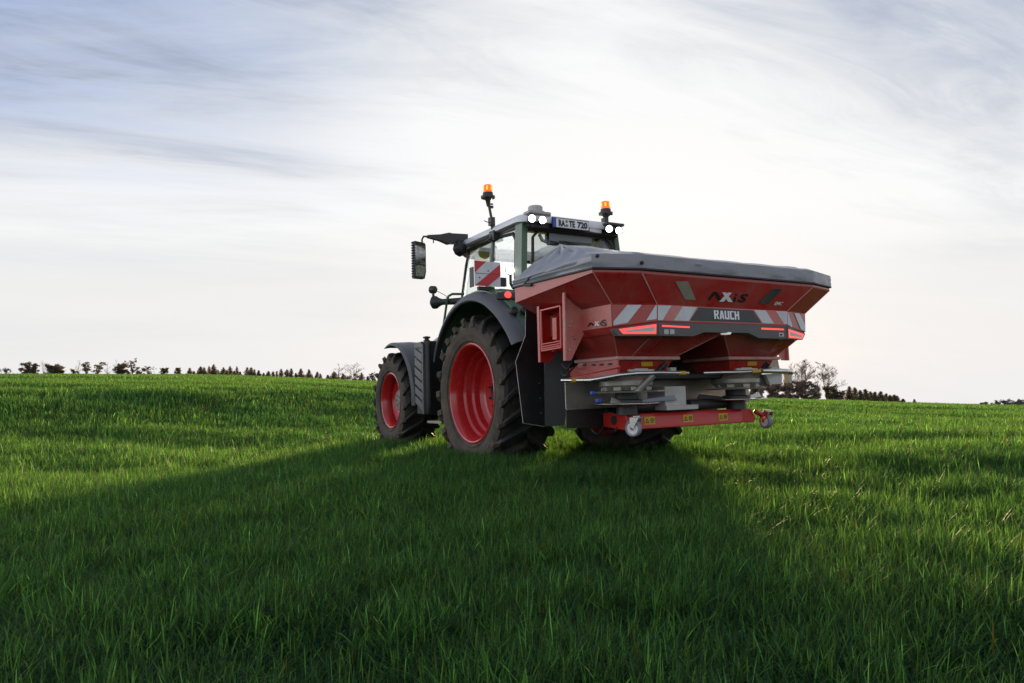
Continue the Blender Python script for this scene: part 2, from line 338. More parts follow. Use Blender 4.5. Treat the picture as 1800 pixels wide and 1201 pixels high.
    if ncap:
        b.lathe([(yd+ys*0.0, hubr+0.03), (yd+ys*0.055, hubr+0.028), (yd+ys*0.07, hubr+0.012), (yd+ys*0.075, 0.001)], (cx, 0, cz), 'y', 40)
        for k in range(5):
            a = k*2*math.pi/5; b.lathe([(yd+ys*0.074, 0.012), (yd+ys*0.084, 0.012), (yd+ys*0.084, 0.001)], P(a, hubr*0.6, 0), 'y', 8)
    else:
        b.lathe([(yd, hubr), (yd+ys*0.05, hubr-0.004), (yd+ys*0.06, hubr-0.03), (yd+ys*0.03, hubr-0.06), (yd+ys*0.035, 0.001)], (cx, 0, cz), 'y', 40)
    b.build('hub', hubmat, o, smooth=0.5)
    if nuts:
        for k in range(nuts):
            a = (k+0.5)*2*math.pi/nuts
            bb = MB(); bb.lathe([(yd+ys*0.01, 0.022), (yd+ys*0.028, 0.022), (yd+ys*0.028, 0.014), (yd+ys*0.055, 0.012), (yd+ys*0.055, 0.001)], P(a, hubr+0.045, 0), 'y', 6)
            bb.build('wheel_nut', DARK, o, smooth=0)
    return o
for ys in (1, -1):
    wheel(0, 0.829, ys, 0.885, 0.553, 0.325, 21, 0.052, 1.225, -0.36, 0.15, 'large rear wheel with deep red rim', letter='TM800' if ys > 0 else None, nuts=10, hubmat=BLACK)
    wheel(2.78, 0.751, ys, 0.715, 0.400, 0.27, 19, 0.046, 1.15, -0.165, 0.125, 'smaller front wheel with grey hub cap', nuts=0, ncap=True)
# axles, gearbox, frame, engine underbody
b = MB()
b.lathe([(-0.86, 0.17), (-0.5, 0.19), (0.5, 0.19), (0.86, 0.17)], (0, 0, 0.829), 'y', 24, caps=True)
b.box((0.35, 0, 0.88), (1.5, 0.62, 0.62)); b.box((1.5, 0, 0.86), (1.3, 0.5, 0.5)); b.box((2.75, 0, 0.92), (1.4, 0.46, 0.42))
b.lathe([(-0.92, 0.09), (0.92, 0.09)], (2.78, 0, 0.73), 'y', 16, caps=True)
b.box((0.2, 0, 1.28), (1.9, 1.3, 0.12)); b.box((-0.5, 0, 1.2), (0.5, 0.9, 0.6))
b.build('chassis', BLACK, TR, bevel=0.02)
# bonnet
b = MB(); loops = []
for x, hw_, zt, zb in ((1.42, 0.40, 1.92, 1.10), (1.9, 0.41, 1.90, 1.06), (2.8, 0.40, 1.80, 1.04), (3.5, 0.36, 1.66, 1.02), (3.72, 0.28, 1.50, 1.05)):
    lp = []
    for k in range(11):
        a = math.pi*k/10; yy = hw_*math.copysign(abs(math.cos(a))**0.45, math.cos(a)); zz = zt-0.34+0.34*math.sin(a)**0.6
        lp.append((x, yy, zz))
    lp += [(x, -hw_, zb), (x, hw_, zb)]
    loops.append(lp)
b.loft(loops); b.build('bonnet', GREEN, TR, smooth=0.7)
# ---- front mudguards (thin curved plastic plates)
def arc_plate(cx, cz, R, y0, y1, a0, a1, th, n=24, lip=0.0, xs=1.0, zs=1.0):
    b = MB(); loops = []
    for k in range(n+1):
        a = math.radians(a0+(a1-a0)*k/n); c, s_ = math.cos(a)*xs, math.sin(a)*zs
        ro, ri = R+th, R
        loops.append([(cx+ri*c, y0, cz+ri*s_), (cx+ro*c, y0, cz+ro*s_), (cx+ro*c, (y0+y1)/2, cz+(ro+0.012)*s_), (cx+ro*c, y1-0.03*(1 if y1 > y0 else -1), cz+ro*s_), (cx+(ro-0.035)*c, y1, cz+(ro-0.035)*s_), (cx+(ri-lip)*c, y1, cz+(ri-lip)*s_), (cx+ri*c, y1-0.012*(1 if y1 > y0 else -1), cz+ri*s_)])
    return b.loft(loops)
for ys in (1, -1):
    b = arc_plate(2.72, 0.74, 0.84, ys*0.62, ys*1.20, 72, 184, 0.02, 28, 0.02)
    b.add([], []); b.tube([(2.72, ys*0.5, 1.0), (2.72, ys*0.62, 1.45), (2.72, ys*0.75, 1.60)], 0.025, 8)
    b.build('front_mudguard', PLASTIC, TR, smooth=0.7)
# ---- tank / step box between the wheels on the left, battery box on the right
q0 = at(744, 602, y=1.0); q1 = at(750, 728, y=1.0)
for ys in (1, -1):
    b = MB(); zt, zb = 1.53, 0.56
    pl = [(1.44, ys*0.50), (1.40, ys*1.16), (1.46, ys*1.20), (1.84, ys*1.15), (1.88, ys*0.50)]
    b.loft([[(x, y, zb) for x, y in pl], [(x-0.02, y, zb+0.12) for x, y in pl], [(x, y*1.0, zt-0.06) for x, y in pl], [(x, y*0.985, zt) for x, y in pl]])
    o = b.build('fuel_tank', FLAP, TR, bevel=0.018)
    b = MB(); A = Vector((1.47, ys*1.20, 0)); Bv = Vector((1.83, ys*1.153, 0)); nn = Vector((0.03, ys, 0))
    b.prism([A+Vector((0, 0, 1.44)), Bv+Vector((0, 0, 1.46)), Bv+Vector((0, 0, 1.525)), A+Vector((0, 0, 1.525))], nn*0.02)
    for k in range(6):
        z0 = 0.62+k*0.128
        b.prism([A+Vector((0, 0, z0)), Bv+Vector((0, 0, z0+0.10)), Bv+Vector((0, 0, z0+0.195)), A+Vector((0, 0, z0+0.095))], nn*0.022)
    b.box((1.452, ys*1.205, 1.03), (0.035, 0.03, 0.92))
    b.build('ribbed_cover', PLASTIC, o, bevel=0.004)
    b = MB(); b.lathe([(0, 0.045), (0.03, 0.045), (0.03, 0.03), (0.055, 0.03), (0.055, 0.05), (0.075, 0.05), (0.085, 0.001)], (1.62, ys*1.08, 1.525), 'z', 16)
    b.build('filler_cap', BLACK, o)
    b = MB(); b.box((1.45, ys*0.92, 0.46), (0.46, 0.30, 0.035)); b.box((1.45, ys*0.78, 0.56), (0.05, 0.04, 0.20)); b.box((1.24, ys*0.80, 0.50), (0.03, 0.03, 0.1))
    b.build('step', SHEET, TR, bevel=0.006)
# ---- rear wings: green inner wing, grey plastic flare
for ys in (1, -1):
    def ring(R, y, a, zs=1.0): return (R*math.cos(a), ys*y, 0.829+R*math.sin(a)*zs)
    # flare profile measured on the photograph: centre a little forward, radius about 1.06
    b = MB(); loops = []; N = 30
    for k in range(N+1):
        t = k/N; a = math.radians(24+(156-24)*t)
        R_ = float(np.interp(math.degrees(a), [24, 34, 60, 90, 104, 125, 140, 150, 156], [1.085, 1.095, 1.115, 1.14, 1.148, 1.165, 1.195, 1.23, 1.25]))
        def pt(R, y, dz=0): return (0.02+R*math.cos(a), ys*y, 0.829+R*math.sin(a)+dz)
        loops.append([pt(R_-0.03, 1.175), pt(R_+0.005, 1.175), pt(R_, 1.20), pt(R_-0.012, 1.235), pt(R_-0.045, 1.275), pt(R_-0.10, 1.300), pt(R_-0.115, 1.285), pt(R_-0.06, 1.25), pt(R_-0.045, 1.20)])
    b.loft(loops); b.build('wing_flare', PLASTIC, TR, smooth=0.8)
    b = MB(); loops = []
    for k in range(N+1):
        t = k/N; a = math.radians(32+(154-32)*t); R_ = float(np.interp(math.degrees(a), [30, 95, 125, 154], [1.07, 1.165, 1.17, 1.19]))
        def pt(R, y): return (0.02+R*math.cos(a), ys*y, 0.829+R*math.sin(a))
        loops.append([pt(R_-0.10, 0.56), pt(R_+0.02, 0.56), pt(R_+0.03, 0.78), pt(R_+0.02, 1.08), pt(R_-0.004, 1.18), pt(R_-0.06, 1.18), pt(R_-0.05, 0.9)])
    b.loft(loops); wing = b.build('rear_wing', GREEN, TR, smooth=0.8)
    # rear face block carrying the tail lamp
    b = MB(); pl = [(-0.36, 1.85), (-0.50, 1.95), (-0.62, 1.93), (-0.80, 1.75), (-0.98, 1.38), (-0.9, 1.32), (-0.6, 1.5)]
    b.prism([(x, ys*0.60, z) for x, z in pl], (0, ys*0.56, 0)); b.build('wing_panel', GREEN, wing, bevel=0.03)
    c = at(893, 519, x=-0.74) if ys > 0 else None
    c = Vector((-0.735, ys*0.94, 1.835)) if c is None else Vector((-0.735, c.y, c.z))
    nv = Vector((-0.85, ys*0.25, 0.46)).normalized()
    b = MB(); b.box(c-nv*0.02, (0.10, 0.24, 0.04), nv.to_track_quat('Z', 'X').to_matrix()); bz = b.build('lamp_housing', DARK, wing, bevel=0.02)
    b = MB(); b.lathe([(0.0, 0.038), (0.02, 0.036), (0.027, 0.02), (0.03, 0.001)], c, nv, 20); b.build('tail_lamp', LAMPRED, bz)
    for dy, dz in ((0.0, 0.0), (-0.13, 0.01)):
        cc = (at(905, 548, x=-0.90) if ys > 0 else Vector((-0.90, -1.1, 1.66))); cc = Vector((-0.885, cc.y+ys*dy, cc.z+dz+0.01)); n2_ = Vector((-0.92, ys*0.2, 0.35)).normalized()
        b = MB(); b.lathe([(-0.06, 0.045), (0.02, 0.042), (0.028, 0.03), (0.01, 0.027), (0.005, 0.001)], cc, n2_, 18); b.build('power_socket', DARK, wing)
    b = MB(); b.box((-1.015, ys*1.08, 1.40), (0.02, 0.11, 0.05)); b.build('reflector', LAMPREDD, wing, bevel=0.005)
# ---- cab
XR, XF, HW = -0.30, 1.36, 0.70
def rrect(x0, x1, hw_, r, z, n=6):
    out = []
    for cxx, cyy, a0 in ((x1-r, hw_-r, 0), (x0+r, hw_-r, 90), (x0+r, -hw_+r, 180), (x1-r, -hw_+r, 270)):
        for k in range(n+1):
            a = math.radians(a0+90*k/n); out.append((cxx+r*math.cos(a), cyy+r*math.sin(a), z))
    return out
def roofz(x):   # height of the roof's lower edge along the cab
    return float(np.interp(x, [-0.45, -0.2, 0.1, 0.35, 0.7, 0.95, 1.15, 1.3, 1.45], [2.755, 2.785, 2.815, 2.835, 2.835, 2.825, 2.80, 2.765, 2.71]))
OUT = rrect(XR-0.14, XF+0.08, HW+0.03, 0.22, 0); INN = rrect(XR+0.02, XF+0.045, 0.57, 0.10, 0)
def rl(t, dz, push=0.0): return [(o_[0]+(n_[0]-o_[0])*t, (o_[1]+(n_[1]-o_[1])*t)*(1+push), roofz(o_[0]+(n_[0]-o_[0])*t)+dz) for o_, n_ in zip(OUT, INN)]
b = MB(); b.loft([rl(1, -0.02), rl(0.35, -0.015), rl(0, 0.0), rl(-0.03, 0.035), rl(0.12, 0.075), rl(0.5, 0.100), rl(1, 0.110), rl(1, -0.02)], caps=False); roof = b.build('roof', ROOF, TR, smooth=0.9)
b = MB(); b.loft([rl(1.0, 0.085), rl(1.0, 0.095)]); b.build('roof_hatch', GLASS, roof, smooth=0)
b = MB(); b.loft([rl(0.30, -0.017), rl(0.30, -0.05), rl(0.6, -0.06), rl(1.0, -0.04), rl(1.0, -0.022), rl(0.30, -0.017)], caps=False); b.build('roof_underside', BLACK, roof, smooth=0.7)
b = MB(); b.prism([(XR+0.03, 0.55, roofz(0)+0.0), (XR+0.03, -0.55, roofz(0)+0.0), (0.45, -0.55, roofz(0.45)+0.02), (0.45, 0.55, roofz(0.45)+0.02)], (0, 0, 0.006)); b.build('roof_blind', BLIND, roof)
# pillars
def post(name, pts, wx, wy, m_, parent=TR, lab=None):
    b = MB(); loops = []
    for x, y, z in pts:
        loops.append([(x-wx/2, y-wy/2, z), (x+wx/2, y-wy/2, z), (x+wx/2, y+wy/2, z), (x-wx/2, y+wy/2, z)])
    b.loft(loops); return b.build(name, m_, parent, bevel=0.008, label=lab)
for ys in (1, -1):
    post('front_pillar', [(1.46, ys*0.63, 1.4), (1.42, ys*0.63, 2.15), (1.30, ys*0.62, 2.55), (1.22, ys*0.60, 2.78)], 0.035, 0.035, BLACK)
    post('door_pillar', [(0.49, ys*0.735, 1.4), (0.46, ys*0.72, 2.2), (0.40, ys*0.68, 2.78)], 0.045, 0.04, TRIM)
    post('rear_pillar', [(-0.26, ys*0.70, 1.4), (-0.25, ys*0.70, 2.2), (-0.22, ys*0.655, 2.79)], 0.17, 0.075, GREEN)
    # dark seal frames of the quarter window
    b = MB(); z0, z1 = 1.55, 2.70
    b.tube([(-0.155, ys*0.715, z0), (-0.145, ys*0.705, 2.2), (-0.125, ys*0.675, 2.60), (-0.05, ys*0.668, 2.69), (0.30, ys*0.672, 2.715), (0.40, ys*0.68, 2.72)], 0.022, 8)
    b.build('window_seal', BLACK, TR)
    # glass panes
    b = MB(); b.prism([(-0.16, ys*0.705, 1.45), (0.47, ys*0.725, 1.45), (0.41, ys*0.685, 2.74), (-0.14, ys*0.66, 2.72)], (0, ys*0.006, 0)); b.build('side_window', GLASS, TR, smooth=0)
    b = MB(); b.prism([(0.50, ys*0.72, 1.45), (1.45, ys*0.64, 1.45), (1.41, ys*0.635, 2.15), (1.22, ys*0.61, 2.72), (0.43, ys*0.685, 2.74)], (0, ys*0.006, 0)); dg = b.build('door', GLASS, TR, smooth=0)
    b = MB(); b.tube([(0.55, ys*0.74, 1.75), (0.60, ys*0.77, 1.78), (0.78, ys*0.77, 1.80)], 0.018, 8); b.build('door_handle', BLACK, dg)
    # cab lower skirt
    b = MB(); b.prism([(-0.33, ys*0.68, 1.15), (0.5, ys*0.72, 1.15), (1.47, ys*0.63, 1.15), (1.47, ys*0.63, 1.46), (0.5, ys*0.735, 1.46), (-0.33, ys*0.70, 1.46)], (0, -ys*0.04, 0)); b.build('cab_skirt', GREEN, TR, bevel=0.01)
b = MB(); b.prism([(-0.335, 0.62, 1.5), (-0.335, -0.62, 1.5), (-0.30, -0.58, 2.70), (-0.30, 0.58, 2.70)], (0.006, 0, 0)); rw = b.build('rear_window', GLASS, TR, smooth=0)
b = MB(); b.prism([(1.50, 0.60, 1.45), (1.50, -0.60, 1.45), (1.45, -0.60, 2.15), (1.24, -0.56, 2.74), (1.24, 0.56, 2.74), (1.45, 0.60, 2.15)], (0.006, 0, 0)); b.build('windscreen', GLASS, TR, smooth=0)
b = MB(); zz = 2.655
b.box((-0.325, 0, 2.695), (0.05, 1.24, 0.05)); b.tube([(-0.345, 0.60, 1.5), (-0.335, 0.585, 2.3), (-0.325, 0.57, 2.60), (-0.32, 0.50, 2.675)], 0.018, 8); b.tube([(-0.345, -0.60, 1.5), (-0.335, -0.585, 2.3), (-0.325, -0.57, 2.60), (-0.32, -0.50, 2.675)], 0.018, 8)
b.build('window_frame', BLACK, rw)
b = MB(); b.box((-0.27, 0.03, 2.635), (0.10, 0.62, 0.09)); b.box((-0.29, 0.27, 2.61), (0.07, 0.14, 0.14)); b.tube([(-0.26, 0.44, 2.66), (-0.26, 0.40, 2.59), (-0.27, 0.34, 2.57), (-0.27, 0.28, 2.63)], 0.022, 8); b.build('wiper_motor', TRIM, rw, bevel=0.02)
b = MB(); b.tube([(-0.35, 0.28, 2.55), (-0.362, 0.15, 2.575), (-0.36, -0.35, 2.505)], 0.012, 6); b.box((-0.36, -0.02, 2.535), (0.014, 0.75, 0.018), Matrix.Rotation(math.radians(4.5), 3, 'X')); b.build('wiper', BLACK, rw)
b = MB(); b.box((-0.22, -0.53, 2.1), (0.12, 0.10, 1.2)); b.box((-0.2, -0.44, 2.56), (0.07, 0.10, 0.12)); b.build('cab_trim', TRIM, TR, bevel=0.03)
# blinds under the roof, seat, wheel, console
for nm, bx in (('sun_blind', ((1.22, 0.42, 2.62), (0.02, 0.22, 0.24))), ('sun_blind', ((0.15, -0.62, 2.66), (0.5, 0.012, 0.2)))):
    b = MB(); b.box(*bx); b.build(nm, BLIND, TR, bevel=0.004)
b = MB(); b.box((0.28, 0.0, 1.62), (0.50, 0.52, 0.14)); b.box((0.05, 0, 1.93), (0.13, 0.50, 0.60), Matrix.Rotation(-0.12, 3, 'Y')); b.box((0.0, 0, 2.27), (0.09, 0.28, 0.16)); b.box((0.3, 0, 1.45), (0.3, 0.3, 0.25)); b.box((0.3, -0.36, 1.85), (0.5, 0.12, 0.1)); b.build('driver_seat', SEAT, TR, bevel=0.05, seg=3)
b = MB(); lp = [(0.98+0.19*math.cos(a)*0.5, 0.19*math.sin(a), 1.95+0.19*math.cos(a)*-0.6) for a in [i*math.pi/12 for i in range(25)]]; b.tube(lp, 0.014, 6); b.tube([(0.98, 0, 1.95), (1.2, 0, 1.5)], 0.04, 8); b.build('steering_wheel', BLACK, TR)
b = MB(); b.tube([(0.12, 0.28, 1.7), (0.13, 0.30, 2.4)], 0.014, 6); b.lathe([(-0.03, 0.02), (0, 0.03), (0.03, 0.02), (0.035, 0.001)], (0.13, 0.30, 2.42), 'z', 10); b.build('grab_pole', TRIM, TR)
# ---- roof rear panel, number plate
b = MB(); b.box((-0.375, 0.0, 2.735), (0.09, 1.22, 0.11)); rp = b.build('rear_roof_panel', BLACK, TR, bevel=0.02)
b = MB(); b.prism([at(1038, 392, x=-0.43), at(1058, 398, x=-0.42), at(1058, 411, x=-0.42), at(1036, 407, x=-0.43)], (0.03, 0, 0)); b.build('panel_corner', ROOF, rp, bevel=0.006)
nx = -0.472; cpl = (at(971, 381.5, x=nx)+at(971, 399.5, x=nx)+at(1034, 390, x=nx)+at(1034, 407, x=nx))/4
cw_ = abs(at(971, 390, x=nx).y-at(1034, 398, x=nx).y); ch_ = 0.112
RT = Vector((0, -1, 0)); UPV = Vector((0.06, 0, 1)).normalized()
def pbox(m_, name, parent, cu_, cv_, wd, ht, d, th=0.004, bev=0):
    c = cpl+RT*cu_+UPV*cv_+Vector((-1, 0, 0))*d
    b = MB(); b.box(c, (th, wd, ht)); return b.build(name, m_, parent, bevel=bev)
plate = pbox(INK, 'number_plate', TR, 0, 0, cw_+0.012, ch_+0.012, 0.0, 0.012, 0.004)
pbox(PUREWHITE, 'plate_field', plate, 0.022, 0, cw_-0.050, ch_-0.010, 0.008)
pbox(BLUE, 'country_strip', plate, -cw_/2+0.022, 0, 0.040, ch_-0.010, 0.008)
for body, u_, wd in (('RA', -0.135, 0.092), ('TE', 0.005, 0.088), ('720', 0.155, 0.150)):
    text_mesh('lettering', body, INK, plate, cpl+RT*(u_+0.006)+Vector((-1, 0, 0))*0.0112, RT, UPV, 0.080, wd*cw_/0.52, offset=0.05)
for dv, m_ in ((0.024, mat('seal_ochre', (0.20, 0.19, 0.05), 0.5)), (-0.024, mat('seal_grey', (0.16, 0.19, 0.15), 0.5))):
    b = MB(); b.lathe([(0, 0.017), (0.003, 0.017), (0.003, 0.001)], cpl+RT*(-0.062)+UPV*dv+Vector((-1, 0, 0))*0.0105, (-1, 0, 0), 18); b.build('seal', m_, plate)
# ---- work lights
def worklight(c, nv, r, parent, housing=True, lens=LAMPW):
    c = Vector(c); nv = Vector(nv).normalized()
    b = MB(); b.lathe([(-0.09, r*0.55), (-0.07, r*0.95), (-0.01, r*1.18), (0.012, r*1.18), (0.014, r*1.05), (0.0, r*1.02)], c, nv, 24, caps=False)
    b.lathe([(-0.09, r*0.55), (-0.09, 0.001)], c, nv, 24)
    o = b.build('work_light', DARK, parent)
    b = MB(); b.lathe([(0.002, r*1.03), (-0.012, r*0.8), (-0.016, 0.001)], c, nv, 24); bowl = b.build('reflector', LAMPBOWL, o)
    U_ = nv.cross(Vector((0, 0, 1))).normalized(); V_ = U_.cross(nv)
    b = MB(); b.lathe([(0.001, r*0.74), (0.007, r*0.5), (0.009, 0.001)], c, nv, 20); b.build('lens', lens, o)
    return o
nb = (-0.93, 0.28, -0.12)
for px, py in ((935, 384.5), (953.5, 387)):
    worklight(at(px, py, x=-0.47), nb, 0.041, TR)
for px, py in ((1070.5, 402.5), (1087.5, 405.5)):
    worklight(at(px, py, x=-0.52), nb, 0.041, TR)
b = MB(); c = at(1078, 395.5, x=-0.47); b.box(c, (0.10, 0.26, 0.03)); b.tube([at(1058, 398, x=-0.33), at(1066, 393, x=-0.33), c], 0.018, 8); b.build('lamp_bracket', DARK, TR, bevel=0.006)
b = MB(); c = at(944, 377, x=-0.36); b.box(c, (0.16, 0.30, 0.05)); b.build('lamp_bracket', SHEET, TR, bevel=0.02)
worklight(at(897, 475, x=-0.1), (-0.9, 0.4, 0.0), 0.048, TR)
b = MB(); c = at(897, 475, x=-0.07); b.tube([c, c-Vector((0, 0, 0.16)), c-Vector((-0.05, 0.12, 0.30))], 0.016, 8); b.build('lamp_bracket', DARK, TR)
# receiver dome
c = at(941, 370, x=-0.30)
b = MB(); b.lathe([(-0.055, 0.078), (-0.05, 0.084), (0.03, 0.086), (0.045, 0.076), (0.052, 0.001)], c, 'z', 28); b.lathe([(-0.09, 0.05), (-0.055, 0.05)], c, 'z', 16); dome = b.build('receiver_dome', GREYPAINT, TR)
b = MB(); b.tube([c+Vector((0, -0.08, -0.02)), c+Vector((0, -0.14, -0.03)), c+Vector((0.02, -0.16, -0.09))], 0.006, 6); b.box(c+Vector((0, -0.09, -0.015)), (0.03, 0.04, 0.03)); b.build('cable', BLACK, dome)
# beacons
def beacon(c, foot):
    c = Vector(c); foot = Vector(foot)
    b = MB(); pts = [foot] if not isinstance(foot, list) else foot
    b.tube([foot, foot.lerp(c, 0.25)+Vector((-0.01, 0.0, 0)), c-Vector((0, 0, 0.10))], 0.017, 8)
    b.box(foot.lerp(c, 0.22), (0.07, 0.06, 0.10)); b.box(foot.lerp(c, 0.62)+Vector((0, -0.02, 0)), (0.03, 0.05, 0.03)); b.box(foot.lerp(c, 0.70)+Vector((0, -0.02, 0)), (0.02, 0.06, 0.015))
    b.lathe([(-0.17, 0.018), (-0.10, 0.032), (-0.075, 0.05), (-0.07, 0.086), (-0.045, 0.088), (-0.04, 0.066), (0.0, 0.062), (0.0, 0.001)], c, 'z', 24)
    o = b.build('warning_beacon', DARK, TR)
    b = MB(); b.lathe([(0.0, 0.056), (0.082, 0.055), (0.094, 0.046), (0.096, 0.001)], c, 'z', 24); l = b.build('beacon_lens', AMBER, o)
    for k in range(6):
        b = MB(); a = k*math.pi/3+0.4; b.box(c+Vector((0.0555*math.cos(a), 0.0555*math.sin(a), 0.05)), (0.006, 0.022, 0.05), Matrix.Rotation(a, 3, 'Z'))
        b.build('light_source', AMBERHOT, l)
beacon(at(857.5, 339, x=0.36), at(866, 404, x=0.36))
beacon(at(1064.5, 368, x=-0.28), at(1063, 397, x=-0.28))
b = MB(); p = at(866, 396, x=0.36); b.tube([p, at(868, 408, x=0.36), at(863, 422, x=0.34)], 0.03, 8); b.box(at(868, 415, x=0.34), (0.12, 0.07, 0.12)); b.tube([at(862, 392, x=0.36), at(855, 390, x=0.36), at(851, 388, x=0.36)], 0.006, 6); b.build('beacon_bracket', DARK, TR, bevel=0.01)
# ---- mirror arm, mirror, side lamps (left and right)
for ys in (1, -1):
    def fl(v): v = Vector(v); return Vector((v.x, ys*v.y, v.z))
    a0 = fl(at(820, 421, y=0.66)); a1 = fl(at(789, 420, y=0.92)); a2 = fl(at(751, 416, y=1.22)); a3 = fl(at(742, 428, y=1.24))
    b = MB(); loops = []
    for p, hh, ww in ((a0, 0.062, 0.05), (a0.lerp(a1, 0.9), 0.066, 0.05), (a0.lerp(a1, 1.05), 0.075, 0.045), (a1.lerp(a2, 0.45), 0.040, 0.035), (a2, 0.018, 0.022)):
        loops.append([p+Vector((sx*ww, 0, sz*hh - (0.03 if False else 0))) for sx, sz in ((-1, -1), (1, -1), (1, 1), (-1, 1))])
    b.loft(loops); b.tube([a2, a2+(a2-a1).normalized()*0.05+Vector((0, 0, -0.004)), a3+Vector((0, 0, 0.05)), a3], 0.013, 8)
    b.box(a1.lerp(a2, 0.72)-Vector((0, 0, 0.05)), (0.012, 0.012, 0.06))
    b.build('mirror_arm', DARK, TR, bevel=0.012)
    m0, m1 = fl(at(727.5, 426, y=1.29)), fl(at(750.5, 488, y=1.19)); mc = (m0+m1)/2
    yawm = math.radians(-20)*ys
    fx = Vector((-math.cos(0.12), -ys*math.sin(0.12), 0)); rt = Vector((0, 0, 1)).cross(fx)
    b = MB(); hw2 = 0.088; hh = (m0.z-m1.z)/2
    pts = [(-hw2, -hh), (hw2*0.75, -hh*1.0), (hw2, -hh*0.62), (hw2, hh*0.86), (hw2*0.8, hh*0.95), (-hw2*0.9, hh)]
    poly = [mc+rt*(ys*u_)+Vector((0, 0, v_)) for u_, v_ in pts]
    b.prism(poly, -fx*0.08); 
    for k in range(14): b.box(mc+rt*(-ys*(hw2+0.006))-fx*0.04+Vector((0, 0, -hh+0.03+k*(2*hh-0.05)/13)), (0.07, 0.016, 0.022))
    mo = b.build('mirror', DARK, TR, bevel=0.012)
    b = MB(); b.prism([mc+fx*0.002+rt*(ys*u_*0.86)+Vector((0, 0, v_)) for u_, v_ in ((-hw2, -0.06), (hw2*0.95, -0.06), (hw2*0.95, hh*0.75), (-hw2, hh*0.80))], fx*0.004+Vector((0, 0, 0.0))); b.build('mirror_glass', MIRROR, mo)
    b = MB(); b.prism([mc+fx*0.002+rt*(ys*u_*0.86)+Vector((0, 0, v_)) for u_, v_ in ((-hw2, -hh*0.9), (hw2*0.6, -hh*0.9), (hw2*0.95, -hh*0.55), (hw2*0.95, -0.078), (-hw2, -0.078))], fx*0.004+Vector((0, 0, 0.0))); b.build('mirror_glass', MIRROR, mo)
    c = fl(at(809, 438, y=0.80))
    b = MB(); b.lathe([(-0.09, 0.04), (-0.05, 0.085), (0.03, 0.098), (0.05, 0.09), (0.05, 0.001)], c, (0.9, ys*0.2, -0.15), 8, caps=True); b.box(c+Vector((0, 0, 0.09)), (0.04, 0.08, 0.06)); b.build('work_light', BLACK, TR, smooth=0.3, bevel=0.01)
    # indicator arm by the step with a bulbous end and a small lamp on top
    e0, e1, e2 = fl(at(835, 528, y=0.70)), fl(at(778, 531, y=1.02)), fl(at(762, 532, y=1.10))
    b = MB(); b.tube([e0, e0.lerp(e1, 0.5), e1, e1.lerp(e2, 0.35), e1.lerp(e2, 0.7), e2, e2+(e2-e1)*0.25], [0.055, 0.045, 0.04, 0.055, 0.085, 0.085, 0.04], 14); b.build('lamp_arm', DARK, TR, smooth=0.9)
    c = fl(at(761.5, 509.5, y=1.08))
    b = MB(); b.lathe([(-0.05, 0.03), (-0.03, 0.05), (0.03, 0.052), (0.045, 0.045), (0.045, 0.001)], c, (0.8, ys*0.5, 0.1), 14, caps=True); b.tube([c, c-Vector((0, 0, 0.12))], 0.018, 8); b.tube([c+Vector((-0.02, -ys*0.05, -0.02)), c+Vector((-0.05, -ys*0.16, -0.08)), c+Vector((-0.05, -ys*0.18, -0.17))], 0.005, 5)
    b.build('side_lamp', DARK, TR, bevel=0.004)
    hp = [fl(at(816, 517, y=0.80)), fl(at(795, 517, y=0.95)), fl(at(788, 521, y=1.0)), fl(at(785, 535, y=1.0)), fl(at(777, 590, y=1.0))]
    b = MB(); b.tube([hp[0], hp[1], hp[1].lerp(hp[2], 0.6), hp[2], hp[3], hp[4], hp[4]-Vector((0, 0, 0.25))], 0.016, 8); b.build('handrail', GREEN, TR)
# ---- striped warning board on the left wing (and its twin on the right)
for ys in (1, -1):
    def fl(v): v = Vector(v); return Vector((v.x, ys*v.y, v.z))
    xb = -0.32; c = fl((at(834, 458, x=xb)+at(880, 458.5, x=xb)+at(834, 504, x=xb)+at(880, 506, x=xb))/4); c.x = xb
    wdt, hgt = 0.322, 0.275; rt = Vector((0, -1, 0)); uv = Vector((0, 0, 1)); nb_ = Vector((-1, 0, 0))
    b = MB(); b.box(c+Vector((0.006, 0, 0)), (0.010, wdt, hgt)); board = b.build('warning_board', WHITE, TR, bevel=0.003)
    def q(u_, v_, d=0.0025): return c+rt*((u_-0.5)*wdt*ys)+uv*((v_-0.5)*hgt)+nb_*d
    b = MB(); b.face([q(0.0, 1), q(0.0, 0.52), q(0.45, 1)]); b.face([q(0.0, 0.0), q(0.5, 0.0), q(1, 0.45), q(1.0, 0.93)]); b.build('red_stripes', WARNRED, board, smooth=0, fix=False)
    b = MB(); b.box(c+Vector((-0.003, 0, 0.0)), (0.003, wdt*0.92, 0.004)); b.build('fold_line', DARK, board)
    for u_, v_ in ((0.18, 0.33), (0.52, 0.62)):
        b = MB(); b.lathe([(0, 0.008), (0.006, 0.007), (0.007, 0.001)], q(u_, v_, 0.004), (-1, 0, 0), 10); b.build('rivet', DARK, board)
    b = MB(); b.box(c+Vector((0.05, ys*(wdt/2+0.012), -0.04)), (0.09, 0.012, hgt*0.8)); b.box(c+Vector((0.05, 0, -hgt/2-0.02)), (0.05, 0.20, 0.04)); b.tube([c+Vector((0.05, 0, -hgt/2)), c+Vector((0.08, -ys*0.10, -hgt/2-0.12)), c+Vector((0.1, -ys*0.14, -hgt/2-0.25))], 0.02, 8); b.box(c+Vector((0.03, -ys*(wdt/2+0.045), -hgt*0.28)), (0.05, 0.07, hgt*0.36)); b.build('bracket', BLACK, board, bevel=0.004)
